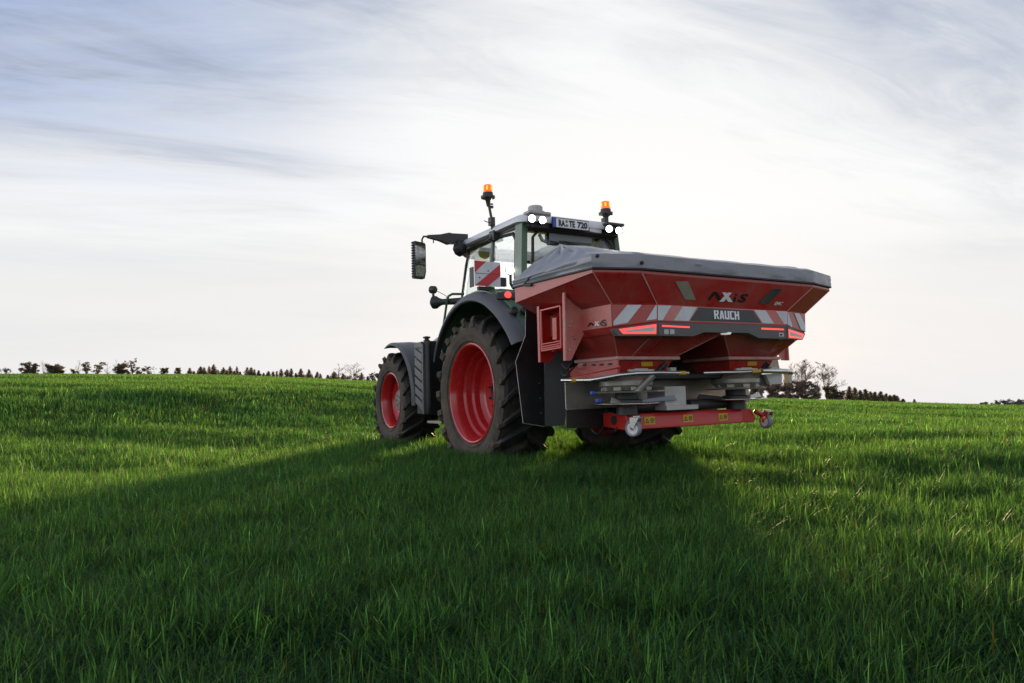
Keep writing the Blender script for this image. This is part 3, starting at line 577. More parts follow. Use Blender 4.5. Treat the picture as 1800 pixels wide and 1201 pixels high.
# rear linkage between tractor and spreader
b = MB()
for ys in (1, -1):
    b.tube([(-0.35, ys*0.40, 0.62), (-1.62, ys*0.45, 0.62)], 0.045, 8); b.tube([(-0.5, ys*0.36, 1.35), (-1.0, ys*0.42, 0.64)], 0.03, 8)
    b.tube([(-0.3, ys*0.3, 1.45), (-0.75, ys*0.36, 1.42), (-1.0, ys*0.42, 1.40)], 0.04, 8)
b.tube([(-0.6, 0, 1.25), (-1.65, 0, 1.30)], 0.04, 8)
for k in range(5): b.tube([(-0.7, -0.2+k*0.1, 1.35), (-1.0, -0.2+k*0.12, 1.22), (-1.5, -0.1+k*0.08, 1.35)], 0.014, 6)
b.build('three_point_linkage', BLACK, TR)
# ------------------------------------------------------------------ fertiliser spreader
SP = empty('fertiliser_spreader', (-2.0, 0, 0), 'red twin-disc fertiliser spreader under a grey tarpaulin mounted behind the tractor', 'spreader')
XFR = -1.42; YO = 1.464
def sym(pts): return [Vector((x, y, z)) for x, y, z in pts] + [Vector((x, -y, z)) for x, y, z in pts[::-1]]
# rings of half outline (left side, front to rear), mirrored
ring_top = sym([(XFR, YO, 1.815), (-2.64, YO, 1.79), (-2.751, 1.062, 1.79)])
ring_band = sym([(XFR, YO, 1.665), (-2.64, YO, 1.757), (-2.751, 1.062, 1.757)])
ring_cr = sym([(-1.46, 1.209, 1.53), (-2.535, 1.209, 1.53), (-2.639, 0.813, 1.529)])
ring_st = sym([(-1.48, 1.205, 1.33), (-2.530, 1.205, 1.345), (-2.634, 0.813, 1.390)])
ring_lb = sym([(-1.50, 1.17, 1.285), (-2.49, 1.17, 1.285), (-2.575, 0.80, 1.285)])
b = MB(); b.loft([ring_top, ring_band, ring_cr, ring_st, ring_lb]); hopper = b.build('hopper', RED, SP, smooth=0, bevel=0.006, seg=1)
# seams on the rear face and the rolled edges
def bar_between(b, p, q, w_=0.012, n=(0, 0, 1)): b.tube([p, q], w_, 6)
for ys in (1, -1):
    for a_, c_ in (((-2.752, 1.062, 1.757), (-2.640, 0.813, 1.529)), ((-2.64, YO, 1.757), (-2.536, 1.209, 1.53))):
        b = MB(); b.tube([(a_[0], ys*a_[1], a_[2]), (c_[0], ys*c_[1], c_[2])], 0.0045, 5); b.build('seam', SEAM, hopper)
# bright dusty side band and flange (slightly proud plates)
for ys in (1, -1):
    b = MB(); b.prism([(XFR, ys*(YO+0.002), 1.817), (-2.637, ys*(YO+0.002), 1.792), (-2.637, ys*(YO+0.002), 1.757), (XFR, ys*(YO+0.002), 1.667)], (0, ys*0.004, 0)); b.build('side_band', REDDUST, hopper, smooth=0)
    b = MB(); b.prism([(-1.46, ys*1.212, 1.528), (-2.532, ys*1.212, 1.528), (-2.528, ys*1.208, 1.349), (-1.48, ys*1.208, 1.335)], (0, ys*0.003, 0)); sb = b.build('side_stripe', REDDUST, hopper, smooth=0)
# funnels
VANE = mat('blue_grey_vane', (0.20, 0.23, 0.29), 0.35, 0.3)
for ys in (1, -1):
    b = MB(); t_ = [(-1.50, 0.02), (-1.50, 1.165), (-2.485, 1.165), (-2.565, 0.80), (-2.565, 0.02)]; bt = [(-1.75, 0.34), (-1.75, 0.99), (-2.325, 1.0), (-2.335, 0.85), (-2.335, 0.34)]
    b.loft([[(x, ys*y, 1.292) for x, y in t_], [(x, ys*y, 1.11) for x, y in bt], [(x, ys*y, 1.085) for x, y in bt]])
    fo = b.build('funnel', RED, hopper, smooth=0, bevel=0.005, seg=1)
    b = MB(); b.box((-2.04, ys*0.67, 1.095), (0.64, 0.72, 0.032)); b.build('funnel_flange', PALE, fo, bevel=0.008)  # flange paler than the funnel, red in patches
    for p_, q_ in (((-2.572, 0.80, 1.292), (-2.338, 0.852, 1.115)), ((-2.570, 0.03, 1.292), (-2.340, 0.335, 1.115)), ((-2.49, 1.168, 1.292), (-2.328, 1.003, 1.115))):
        b = MB(); b.tube([(p_[0], ys*p_[1], p_[2]), (q_[0], ys*q_[1], q_[2])], 0.004, 5); b.build('seam', SEAM, fo)
    b = MB(); b.loft([[(x, ys*y, 1.078) for x, y in ((-1.78, 0.36), (-1.78, 0.98), (-2.31, 0.98), (-2.31, 0.36))], [(x, ys*y, 0.965) for x, y in ((-1.82, 0.42), (-1.82, 0.95), (-2.26, 0.95), (-2.26, 0.42))]])
    mu = b.build('metering_unit', RED, SP, bevel=0.006)
    b = MB(); b.prism([(-2.315+0.008, ys*0.67-0.0+0.055, 1.065), (-2.315+0.008, ys*0.67-0.075, 1.065), (-2.292, ys*0.67-0.085, 1.025), (-2.292, ys*0.67+0.045, 1.025)], (-0.004, 0, 0)); b.build('sticker', YEL, mu, smooth=0)
    b = MB(); b.box((-2.30, ys*0.67+0.30*(-1), 0.985), (0.06, 0.07, 0.055)); b.build('sensor_box', GREYPAINT, mu, bevel=0.006)
    # discharge housing, disc, vanes
    dc = Vector((-2.08, ys*0.72 if ys > 0 else -0.68, 0))
    b = MB(); b.lathe([(0.955, 0.20), (0.90, 0.24), (0.86, 0.24), (0.815, 0.19)], dc, 'z', 28, caps=True)
    for k in range(9):
        a = k*0.7; b.box(dc+Vector((0.2*math.cos(a), 0.2*math.sin(a), 0.835)), (0.05, 0.07, 0.04), Matrix.Rotation(a, 3, 'Z'))
    b.build('discharge_housing', SHEET, SP, bevel=0.004)
    b = MB(); b.lathe([(0.797, 0.001), (0.797, 0.28), (0.805, 0.285), (0.81, 0.28), (0.812, 0.001)], dc, 'z', 40); b.box(dc+Vector((-0.06, -0.34 if ys > 0 else -0.3, 0.805)), (0.05, 0.12, 0.012)); b.build('guide_plate', SHEET, SP)
    b = MB(); b.lathe([(0.80, 0.10), (0.74, 0.10), (0.73, 0.14), (0.70, 0.14)], dc, 'z', 24, caps=True); b.lathe([(0.70, 0.09), (0.60, 0.10)], dc, 'z', 20, caps=True); b.build('disc_hub', DARK, SP)
    b = MB(); b.lathe([(0.688, 0.001), (0.690, 0.27), (0.700, 0.30), (0.704, 0.30), (0.697, 0.26), (0.695, 0.001)], dc, 'z', 48); disc = b.build('spreading_disc', STEEL, SP)
    for a, L, m_ in ((math.radians(-102), 0.52, VANE), (math.radians(118), 0.36, SHEET)) if ys > 0 else ((math.radians(75), 0.44, BLACK), (math.radians(-95), 0.34, STEEL)):
        d = Vector((math.cos(a), math.sin(a), 0)); nn = Vector((-d.y, d.x, 0))
        b = MB(); b.prism([dc+d*0.06+Vector((0, 0, 0.700)), dc+d*L+Vector((0, 0, 0.712)), dc+d*(L-0.03)+Vector((0, 0, 0.760)), dc+d*0.2+Vector((0, 0, 0.735))], nn*0.008); b.prism([dc+d*0.06+Vector((0, 0, 0.701)), dc+d*L+Vector((0, 0, 0.713)), dc+d*L+nn*0.05+Vector((0, 0, 0.713)), dc+d*0.06+nn*0.05+Vector((0, 0, 0.701))], (0, 0, 0.005)); b.build('throwing_vane', m_, disc, bevel=0.001)
    if ys > 0:
        for px, py, x_ in ((1042.5, 691, -2.12), (1052, 704.5, -2.15)):
            b = MB(); b.box(at(px, py, x=x_), (0.04, 0.045, 0.035)); b.build('blue_clip', BLUE, disc, bevel=0.008)
    # inclined actuator
    p0, p1 = (at(1118, 690, x=-2.30), at(1168, 641, x=-2.42)) if ys > 0 else (at(1318, 672, x=-2.25), at(1349, 640, x=-2.42))
    b = MB(); b.tube([p0, p0.lerp(p1, 0.62)], 0.028, 8); b.build('actuator_arm', SHEET, SP)
    b = MB(); b.tube([p0.lerp(p1, 0.70), p0.lerp(p1, 0.85), p0.lerp(p1, 1.05)], 0.024, 10); b.tube([p0.lerp(p1, 0.90), p0.lerp(p1, 0.94)], 0.031, 10); b.build('actuator_head', BLACK, SP)
    g0, g1 = (at(1102, 653, x=-2.34), at(1152, 650, x=-2.38)) if ys > 0 else (at(1290, 650, x=-2.34), at(1333, 649, x=-2.38))
    b = MB(); b.box((g0+g1)/2, (0.03, abs(g0.y-g1.y), 0.02)); b.box((g0+g1)/2+Vector((0, 0, 0.012)), (0.02, abs(g0.y-g1.y)*0.5, 0.012)); b.build('setting_scale', GREYPAINT, SP, bevel=0.003)
# left angled bracket under the funnel
b = MB(); f = lambda px, py, y=1.02: at(px, py, y=y)
b.prism([f(1000, 648), f(1014, 643), f(1018, 636), f(1086, 632), f(1086, 640), f(1090, 646), f(1003, 664)], (0, -0.02, 0)); b.prism([f(1003, 664), f(1090, 648), f(1090, 661), f(1060, 667), f(1003, 669)], (0, 0.03, 0))
br = b.build('funnel_bracket', RED, SP, bevel=0.004)
for px, py in ((1027, 642), (1043, 641.5), (1057, 641), (1072, 640)):
    b = MB(); c = at(px, py, y=1.024); b.box(c, (0.05, 0.004, 0.018)); b.build('slot', BLACK, br)
# deflector tubes
A1 = [at(988, 669, x=-1.86), at(1012, 669, x=-2.02), at(1038, 668.5, x=-2.18), at(1060, 665, x=-2.30), at(1090, 659.5, x=-2.42), at(1120, 656.5, x=-2.50), at(1160, 655.5, x=-2.52), at(1209, 656, x=-2.46)]
b = MB(); b.tube(A1, 0.0175, 12); tb = b.build('deflector_tube', STEEL, SP)
for px, x_ in ((1014, -2.03), (1197, -2.475)):
    c = at(px, 669 if px < 1100 else 656, x=x_); b = MB(); b.tube([c+Vector((0.02, 0.04, 0)), c-Vector((0.02, 0.04, 0))] if px < 1100 else [c+Vector((-0.004, 0.05, 0)), c-Vector((-0.004, 0.05, 0))], 0.0195, 12, caps=False); b.build('yellow_band', YEL, tb)
A2 = [at(1236, 656, x=-2.38), at(1270, 655, x=-2.44), at(1300, 654.5, x=-2.47), at(1335, 652.5, x=-2.44)]
b = MB(); b.tube(A2, 0.0165, 12); tb = b.build('deflector_tube', STEEL, SP)
c0, c1 = at(1320, 653.6, x=-2.455), at(1335, 652.5, x=-2.44); b = MB(); b.tube([c0, c1], 0.0185, 12, caps=False); b.build('yellow_band', YEL, tb)
b = MB(); b.tube([at(1338, 652, x=-2.42), at(1362, 652.5, x=-2.36), at(1388, 653, x=-2.30), at(1391, 655, x=-2.20)], 0.026, 12); b.build('deflector_tube', STEEL, SP)
# border device on the right: grey box with a rubber curtain
b = MB(); b.loft([[at(px, py, x=-2.30) for px, py in ((1346, 658), (1375, 656.5), (1375, 675.5), (1354, 676))], [at(px, py, x=-2.30)+Vector((0.35, 0.0, 0)) for px, py in ((1346, 658), (1375, 656.5), (1375, 675.5), (1354, 676))]]); b.build('border_device', GREYPAINT, SP, bevel=0.006)
b = MB(); b.prism([at(px, py, x=-2.26) for px, py in ((1342, 658), (1347, 660), (1354, 678), (1319, 678), (1326, 664))], (0.012, 0, 0)); b.build('rubber_curtain', DARK, SP)
b = MB(); c = at(1363, 640, x=-2.05); b.prism([at(px, py, x=-2.05) for px, py in ((1345, 652), (1350, 632), (1366, 626), (1371, 651))], (0.02, 0, 0)); b.build('side_guard', SHEET, SP)
b = MB(); b.box(at(1385, 665, x=-2.22), (0.06, 0.05, 0.11)); b.build('side_guard', SHEET, SP, bevel=0.006)
# shield, gearbox, frame
b = MB(); n_ = 16; loops = []
for z0 in (0.655, 0.665, 0.90, 0.94):
    lp = []
    for k in range(n_+1):
        t = k/n_; y_ = 1.19-2.38*t; x_ = -1.80+0.12*math.sin(math.pi*t)**0.5
        lp.append((x_-(0.03 if z0 < 0.66 else 0), y_, z0))
    lp += [(p[0]+0.012, p[1], p[2]) for p in lp[::-1]]; loops.append(lp)
b.loft(loops); b.build('disc_shield', SHEET, SP, smooth=0.4)
b = MB(); b.prism([(-1.80, 1.19, 0.655), (-1.76, 0.72, 0.655), (-1.76, 0.72, 0.475), (-1.80, 1.19, 0.49)], (0.012, 0, 0)); b.build('rubber_flap', FLAP, SP)
b = MB(); b.box((-1.82, 0.0, 0.935), (0.6, 1.7, 0.05)); b.box((-1.55, 0, 0.9), (0.12, 1.5, 0.5)); b.box((-1.5, 0.5, 1.05), (0.14, 0.1, 0.9)); b.box((-1.5, -0.5, 1.05), (0.14, 0.1, 0.9)); b.box((-1.6, 0, 1.25), (0.3, 1.2, 0.1)); b.box((-1.75, 0.0, 0.56), (0.1, 1.3, 0.12)); b.build('spreader_frame', BLACK, SP, bevel=0.01)
b = MB(); p0, p1 = at(1168.5, 679.5, x=-2.15), at(1207, 714.5, x=-2.15); b.bb((-2.15, p0.y, p0.z), (-1.9, p1.y, p1.z)); gb = b.build('gearbox', GREYPAINT, SP, bevel=0.006)
b = MB(); p0, p1 = at(1172, 713.5, x=-2.20), at(1228, 719, x=-2.20); b.bb((-2.20, p0.y, p0.z), (-1.8, p1.y, p1.z)); b.build('base_plate', GREYPAINT, gb, bevel=0.003)
b = MB(); b.tube([(-2.0, 0.6, 0.66), (-2.0, 0.05, 0.66)], 0.05, 12); b.tube([(-2.0, -0.1, 0.66), (-2.0, -0.6, 0.66)], 0.05, 12); b.build('drive_shaft', DARK, SP)
# red bottom bar with end plates
zt, zb = 0.603, 0.462
b = MB(); b.loft([[(-2.12, y, zb), (-2.12, y, zt-0.035), (-2.10, y, zt), (-1.97, y, zt), (-1.97, y, zb)] for y in (0.755, -0.715)]); bar = b.build('rear_bar', REDCLEAN, SP, bevel=0.006)
b = MB(); b.prism([(-2.135, 0.765, 0.462), (-2.135, 0.765, 0.605), (-1.80, 0.765, 0.612), (-1.80, 0.765, 0.485)], (0, 0.012, 0)); ep = b.build('end_plate', REDCLEAN, SP, bevel=0.003)
b = MB(); c = at(1079, 739, y=0.78); b.lathe([(0, 0.042), (0.002, 0.042), (0.002, 0.001)], c, 'y', 24); b.build('hole', BLACK, ep)
for px in (1070, 1084):
    b = MB(); c = at(px, 753, y=0.78); b.prism([c+Vector((-0.016, 0, -0.01)), c+Vector((0.016, 0, -0.01)), c+Vector((0, 0, 0.016))], (0, 0.002, 0)); b.build('hole', BLACK, ep)
b = MB(); b.prism([(-2.10, -0.72, 0.47), (-2.10, -0.90, 0.455), (-2.10, -0.93, 0.50), (-2.10, -0.87, 0.598), (-2.10, -0.72, 0.605)], (0.12, 0, 0)); b.tube([(-2.12, -0.90, 0.57), (-2.13, -0.98, 0.53), (-2.12, -1.06, 0.56)], 0.025, 8); b.build('end_bracket', REDCLEAN, SP, bevel=0.006)
for px, py in ((1142, 739.5), (1209.5, 735.5), (1271, 733)):
    c = at(px, py, x=-2.1225); b = MB(); b.box(c, (0.003, 0.125, 0.072)); st = b.build('warning_sticker', YEL, bar, smooth=0)
    b = MB()
    for du, sz in ((0.03, 0.022),):
        o_ = c+Vector((-0.0025, du, 0)); b.face([o_+Vector((0, 0.024, -0.022)), o_+Vector((0, -0.024, -0.022)), o_+Vector((0, 0, 0.024))])
    b.build('pictogram', INK, st, smooth=0, fix=False)
    b = MB(); o_ = c+Vector((-0.0032, 0.03, -0.004)); b.face([o_+Vector((0, 0.011, -0.011)), o_+Vector((0, -0.011, -0.011)), o_+Vector((0, 0, 0.013))]); b.build('pictogram', YEL, st, smooth=0, fix=False)
    b = MB(); b.lathe([(0, 0.022), (0.0015, 0.022), (0.0015, 0.015), (0.0, 0.015)], c+Vector((-0.0018, -0.03, 0)), (-1, 0, 0), 16); b.box(c+Vector((-0.0022, -0.03, 0.0)), (0.001, 0.012, 0.012)); b.build('pictogram', INK, st, smooth=0)
# castors
def castor(c, ax, r=0.075):
    c = Vector(c); ax = Vector(ax).normalized(); f_ = Vector((0, 0, 1)).cross(ax)
    b = MB(); b.lathe([(-0.022, r*0.72), (-0.026, r*0.9), (-0.016, r), (0.016, r), (0.026, r*0.9), (0.022, r*0.72)], c, ax, 28); w_ = b.build('castor', mat('grey_castor_tyre', (0.22, 0.24, 0.27), 0.5) if 'grey_castor_tyre' not in MATS else MATS['grey_castor_tyre'], SP)
    b = MB(); b.lathe([(-0.018, r*0.74), (-0.020, r*0.5), (-0.012, r*0.4), (-0.026, r*0.2), (-0.026, 0.001)], c, ax, 24); b.lathe([(0.018, r*0.74), (0.020, r*0.5), (0.012, r*0.4), (0.026, r*0.2), (0.026, 0.001)], c, ax, 24); b.build('castor_hub', PUREWHITE, w_)
    top = c+Vector((0, 0, r+0.018))+f_*0.03
    b = MB()
    for s_ in (-1, 1):
        p_ = c+ax*(s_*0.033); q_ = top+ax*(s_*0.033)
        b.prism([p_+f_*-0.014-Vector((0, 0, 0.012)), p_+f_*0.014-Vector((0, 0, 0.012)), q_+f_*0.045, q_-f_*0.045], ax*(0.004*s_))
    R_ = Matrix((f_, ax, Vector((0, 0, 1)))).transposed()
    b.box(top+Vector((0, 0, 0.002)), (0.095, 0.075, 0.006), R_); b.lathe([(0.004, 0.034), (0.018, 0.034), (0.022, 0.02)], top, 'z', 16, caps=True); b.build('castor_fork', STEEL, w_, bevel=0.002)
    b = MB(); b.tube([c-ax*0.042, c+ax*0.042], 0.009, 8); b.build('axle_bolt', WARNRED, w_)
castor(at(1113.5, 753, x=-2.22), (-0.35, 0.92, 0)); castor(at(1346, 740, x=-2.12), (0.10, 0.98, 0))
# ---- tarpaulin: hipped cover with a skirt, wrinkled
def nz(x, y, s_=1.0): return math.sin(3.1*x*s_+1.7*math.sin(2.3*y*s_))*0.5+math.sin(5.3*y*s_+2.1*math.sin(3.7*x*s_)+1.3)*0.35+math.sin(9.7*x*s_+7.1*y*s_)*0.2
outl = [(-1.395, YO+0.015), (-2.65, YO+0.015), (-2.766, 1.066), (-2.766, -1.066), (-2.65, -YO-0.015), (-1.395, -YO-0.015)]
base_z = [1.822, 1.797, 1.797, 1.797, 1.797, 1.822]; top_z = [1.88, 1.905, 1.912, 1.912, 1.905, 1.88]
ridge = [(-1.92, 1.27, 2.135), (-1.92, -1.27, 2.135)]
seg = [14, 10, 60, 10, 14, 40]; ptsO = []
for i in range(6):
    a_, b_ = outl[i], outl[(i+1) % 6]
    for k in range(seg[i]):
        t = k/seg[i]; ptsO.append((a_[0]+(b_[0]-a_[0])*t, a_[1]+(b_[1]-a_[1])*t, base_z[i]+(base_z[(i+1) % 6]-base_z[i])*t, top_z[i]+(top_z[(i+1) % 6]-top_z[i])*t, i, t))
b = MB(); loops = []; NV = 5; NR = 12
cen = Vector((-2.0, 0, 0))
for j in range(NV+1):
    lp = []
    for (x, y, zb_, zt_, i, t) in ptsO:
        v = j/NV; o_ = Vector((x, y, 0))-cen; o_.z = 0; o_.normalize()
        wv = (nz(x*2.2+1.1, y*2.2, 1.2)*0.012+0.008*math.sin(23*y+17*v+2*math.sin(7*y)))*math.sin(math.pi*min(1, v*1.0))+0.006*math.sin(math.pi*v)
        hem = -0.004*abs(math.sin(9*y+5*x)) if j == 0 else 0
        lp.append(Vector((x, y, zb_+(zt_-zb_)*v+hem))+o_*wv)
    loops.append(lp)
for j in range(1, NR+1):
    lp = []; v = j/NR
    for (x, y, zb_, zt_, i, t) in ptsO:
        ry = max(-1.27, min(1.27, y)); rx = -1.92+0.0*(x+2.0); rz = 2.135 if abs(ry) <= 1.27 else 2.135
        p = Vector((x, y, zt_)); q_ = Vector((rx, ry, rz))
        pp = p.lerp(q_, v)
        rd = 0.018*math.sin(math.pi*v)   # slight fullness, then folds
        fold = 0.0
        if abs(y) > 1.0: fold = (0.016*math.sin(16*x+9*v+3*math.sin(4*v))+0.009*math.sin(31*x-7*v))*math.sin(math.pi*min(1, v*1.05))**0.6
        else: fold = 0.006*nz(x*2, y*2.5+v, 1.3)*math.sin(math.pi*v)
        pp.z += rd*0.3+fold; pp.y += (0.4*fold if y > 0 else -0.4*fold)
        lp.append(pp)
    loops.append(lp)
b.loft(loops, caps=False); tarp = b.build('tarpaulin', TARP, SP, smooth=1.0)
b = MB(); b.tube([Vector((x, y*0.998, zb_-0.006)) for x, y, zb_, zt_, i, t in ptsO]+[Vector((outl[0][0], outl[0][1]*0.998, base_z[0]-0.006))], 0.010, 6); b.build('tarp_seal', BLACK, tarp)
for px, py, x_ in ((1050, 450, -2.76), (1128.5, 462, -2.775)):
    c = at(px, py, plane=((-2.766, 1.066, 1.8), (-0.966, -0.26, 0)) if px < 1100 else ((-2.776, 1, 1.8), (1, 0, 0))); b = MB(); b.lathe([(-0.004, 0.016), (0.012, 0.013), (0.016, 0.001)], c, (-0.95, 0.3, 0), 12); b.build('eyelet', BLACK, tarp)
b = MB(); b.tube([at(931, 487, y=1.49), at(926, 494, y=1.495), at(920, 501, y=1.49)], 0.007, 6); b.tube([at(920, 501, y=1.49), at(934, 501, y=1.49)], 0.012, 6); b.build('tie_strap', BLACK, tarp)
# ---- decals of the rear face: planes
PU = (Vector((-2.639, 0.813, 1.529)), None)
n_up = (Vector((-2.751, 0, 1.757))-Vector((-2.639, 0, 1.529))).cross(Vector((0, 1, 0))).normalized()
if n_up.x > 0: n_up = -n_up
pl_up = (Vector((-2.639, 0, 1.529))+n_up*0.004, n_up); up_up = (Vector((-2.751, 0, 1.757))-Vector((-2.639, 0, 1.529))).normalized()
pl_st = (Vector((-2.639, 0, 1.5))-Vector((0.004, 0, 0)), Vector((-1, 0, -0.036)).normalized())
def chamf(ys, d=0.004):
    p = Vector((-2.639, ys*0.813, 1.5)); q_ = Vector((-2.535, ys*1.209, 1.5)); n = (q_-p).cross(Vector((0, 0, 1))).normalized()
    if n.x > 0: n = -n
    n = (n+Vector((0, 0, -0.03))).normalized(); return (p+n*d, n)
def decal(name, m_, poly, plane, parent, th=0.0015):
    pts = [at(px, py, plane=plane) for px, py in poly]; n = Vector(plane[1]).normalized()
    b = MB(); b.prism(pts, n*-th); return b.build(name, m_, parent, smooth=0)
L_, R_c = chamf(1), chamf(-1)
# white panels first (left chamfer, rear, right chamfer): stripes white on red ground
rb = decal('stripe_board', REDDUST, ((1156, 536.2), (1384, 547.2), (1384, 571.0), (1156, 563.2)), (pl_st[0]+Vector((0.0022, 0, 0)), pl_st[1]), hopper)
def stripes(polys, plane): 
    for p_ in polys: decal('white_stripe', WHITE, p_, plane, rb)
stripes([((1103, 536), (1128, 536), (1103, 567.5), (1078.5, 572), (1078.5, 565)), ((1153, 536.3), (1154.5, 536.3), (1154.5, 561), (1136, 563.5))], L_)
stripes([((1156.5, 537), (1180, 537.5), (1165, 563), (1156.5, 563)), ((1200, 539), (1225, 540.2), (1211, 564.5), (1185, 563.4)), ((1325.5, 545), (1346, 546), (1361, 569), (1341, 568.4)), ((1364, 547), (1384, 548), (1384, 570), (1378, 569.7))], pl_st)
stripes([((1384.7, 549), (1392, 569), (1392.5, 576), (1384.7, 571)), ((1396, 550), (1405, 551), (1415.5, 571), (1415.5, 583.5), (1408, 579))], R_c)
bd = decal('name_board', DECAL, ((1228.5, 540.5), (1323.5, 546), (1339, 567.8), (1212.5, 563.8)), (pl_st[0]-Vector((0.001, 0, 0)), pl_st[1]), rb)
cR = at(1277, 553.5, plane=pl_st)
wR = (at(1255, 552, plane=pl_st)-at(1299, 554.5, plane=pl_st)).length
GL = {'R': [[(0, 0), (.24, 0), (.24, 1), (0, 1)], [(.24, .80), (.24, 1), (.60, 1), (.68, .92), (.68, .80)], [(.44, .44), (.68, .52), (.68, .80), (.44, .80)], [(.24, .38), (.44, .38), (.68, .52), (.44, .56), (.24, .56)], [(.34, .38), (.50, .42), (.72, 0), (.47, 0)]],
 'A': [[(0, 0), (.24, 0), (.44, 1), (.22, 1)], [(.72, 0), (.48, 0), (.30, 1), (.50, 1)], [(.20, .16), (.52, .16), (.50, .34), (.22, .34)]],
 'U': [[(0, .1), (.24, .1), (.24, 1), (0, 1)], [(.46, 0), (.70, 0), (.70, 1), (.46, 1)], [(0, .1), (.1, 0), (.46, 0), (.46, .2), (.24, .2)]],
 'C': [[(0, .08), (.24, .2), (.24, .8), (0, .92)], [(0, .92), (.24, .8), (.62, .8), (.62, 1), (.08, 1)], [(0, .08), (.08, 0), (.62, 0), (.62, .2), (.24, .2)]],
 'H': [[(0, 0), (.24, 0), (.24, 1), (0, 1)], [(.46, 0), (.70, 0), (.70, 1), (.46, 1)], [(.24, .40), (.46, .40), (.46, .60), (.24, .60)]]}
adv = {'R': .78, 'A': .78, 'U': .79, 'C': .70, 'H': .70}; tot = sum(adv[k] for k in 'RAUCH'); xo = 0.0; hR = 0.084
for ch in 'RAUCH':
    b = MB()
    for poly in GL[ch]: b.face([cR+Vector((0, -1, 0))*(((xo+u_)/tot-0.5)*wR)+Vector((0.036, 0, 1)).normalized()*((v_-0.5)*hR)+Vector((-0.0035, 0, 0)) for u_, v_ in poly])
    b.build('lettering', PUREWHITE, bd, smooth=0, fix=False); xo += adv[ch]
# big model lettering on the upper panel
def glyph(poly, m_, name='lettering', plane=pl_up, par=None): return decal(name, m_, poly, plane, par or hopper)
Z5 = lambda x, y: (1160+x/5.458, 420+y/5.458)
glyph([Z5(455, 585), Z5(515, 508), Z5(545, 508), Z5(485, 587)], INK); glyph([Z5(515, 508), Z5(548, 508), Z5(598, 588), Z5(562, 595)], INK)
glyph([Z5(598, 513), Z5(635, 515), Z5(700, 607), Z5(655, 606)], PUREWHITE, plane=(pl_up[0]+n_up*0.001, n_up)); glyph([Z5(655, 515), Z5(692, 518), Z5(610, 604), Z5(570, 602)], PUREWHITE, plane=(pl_up[0]+n_up*0.002, n_up))
glyph([Z5(715, 556), Z5(735, 557), Z5(722, 604), Z5(700, 604)], INK); glyph([Z5(725, 528), Z5(745, 529), Z5(742, 545), Z5(720, 544)], INK)
cS = at(*Z5(795, 568), plane=pl_up); hS = (at(*Z5(795, 530), plane=pl_up)-at(*Z5(795, 606), plane=pl_up)).length; wS = (at(*Z5(752, 568), plane=pl_up)-at(*Z5(836, 572), plane=pl_up)).length
text_mesh('lettering', 'S', INK, hopper, cS, (0, -1, 0), up_up, hS, wS, depth=0.003, offset=0.03, shear=0.15)
cE = at(*Z5(1137, 620), plane=pl_up); text_mesh('lettering', 'EMC', PUREWHITE, hopper, cE, (0, -1, 0), up_up, 0.034, 0.115, depth=0.003, offset=0.02, shear=0.3)
WIN = mat('dusty_sight_window', (0.30, 0.29, 0.22), 0.35, dirt=((0.16, 0.14, 0.11), 10.0, 0.35, 0.8)); WIN2 = mat('dark_sight_window', (0.05, 0.055, 0.055), 0.3, dirt=((0.16, 0.12, 0.10), 10.0, 0.4, 0.8))
glyph([Z5(148, 408), Z5(270, 408), Z5(347, 590), Z5(240, 582)], WIN, 'sight_window'); glyph([Z5(1080, 478), Z5(1178, 484), Z5(1040, 626), Z5(940, 618)], WIN2, 'sight_window')
glyph([(1128, 476.5), (1129, 476.5), (1155.3, 535.2), (1154.3, 535.2)], SEAM, 'seam')
# side lettering
f4 = lambda x, y: at(880+x/5.46, 420+y/5.46, y=1.2165)
for poly, m_ in ((((832, 842), (855, 805), (872, 803), (850, 838)), INK), (((858, 805), (874, 803), (905, 832), (885, 836)), INK), (((902, 797), (920, 795), (950, 832), (930, 836)), PUREWHITE), (((930, 795), (948, 790), (912, 838), (893, 838)), PUREWHITE), (((958, 800), (966, 799), (962, 828), (953, 829)), INK)):
    b = MB(); b.prism([f4(*p_) for p_ in poly], (0, 0.0015, 0)); b.build('lettering', m_, sb if False else hopper, smooth=0)
cS = f4(992, 806); text_mesh('lettering', 'S', INK, hopper, cS, (-1, 0, 0), (0, 0, 1), 0.055, 0.07, depth=0.002, offset=0.03)
# ---- lamp bar
n_ = Vector((-1, 0, -0.02)).normalized(); pl_b = (Vector((-2.672, 0, 1.33)), n_)
def bar_poly(name, m_, poly, plane, parent, th):
    pts = [at(px, py, plane=plane) for px, py in poly]; b = MB(); b.prism(pts, Vector(plane[1])*-th); return b.build(name, m_, parent, bevel=0.003)
lb = bar_poly('lamp_bar', BARGREY, ((1158.5, 566.6), (1300, 570.2), (1384, 573.3), (1385, 596.3), (1334, 594.8), (1316, 585.8), (1238, 584.6), (1219, 591.6), (1158.5, 590.5)), pl_b, SP, 0.09)
for (px0, py0, px1, py1) in ((1164, 571.4, 1212.5, 575.2), (1338.5, 576.2, 1378, 579.2)):
    decal('light_strip', LAMPRED, ((px0, py0), (px1, py1-1.2), (px1, py1+1.6), (px0, py0+3.2)), (pl_b[0]+n_*0.003, n_), lb)
for px in (1167.5, 1177.5): decal('lens', LENS, ((px, 579), (px+8, 579.2), (px+8, 587.5), (px, 587.3)), (pl_b[0]+n_*0.003, n_), lb)
decal('lens', LENS, ((1369, 585), (1378, 585.3), (1378, 592), (1369, 591.7)), (pl_b[0]+n_*0.003, n_), lb); decal('lens', INK, ((1371.5, 587), (1375.5, 587.2), (1375.5, 590.2), (1371.5, 590)), (pl_b[0]+n_*0.005, n_), lb)
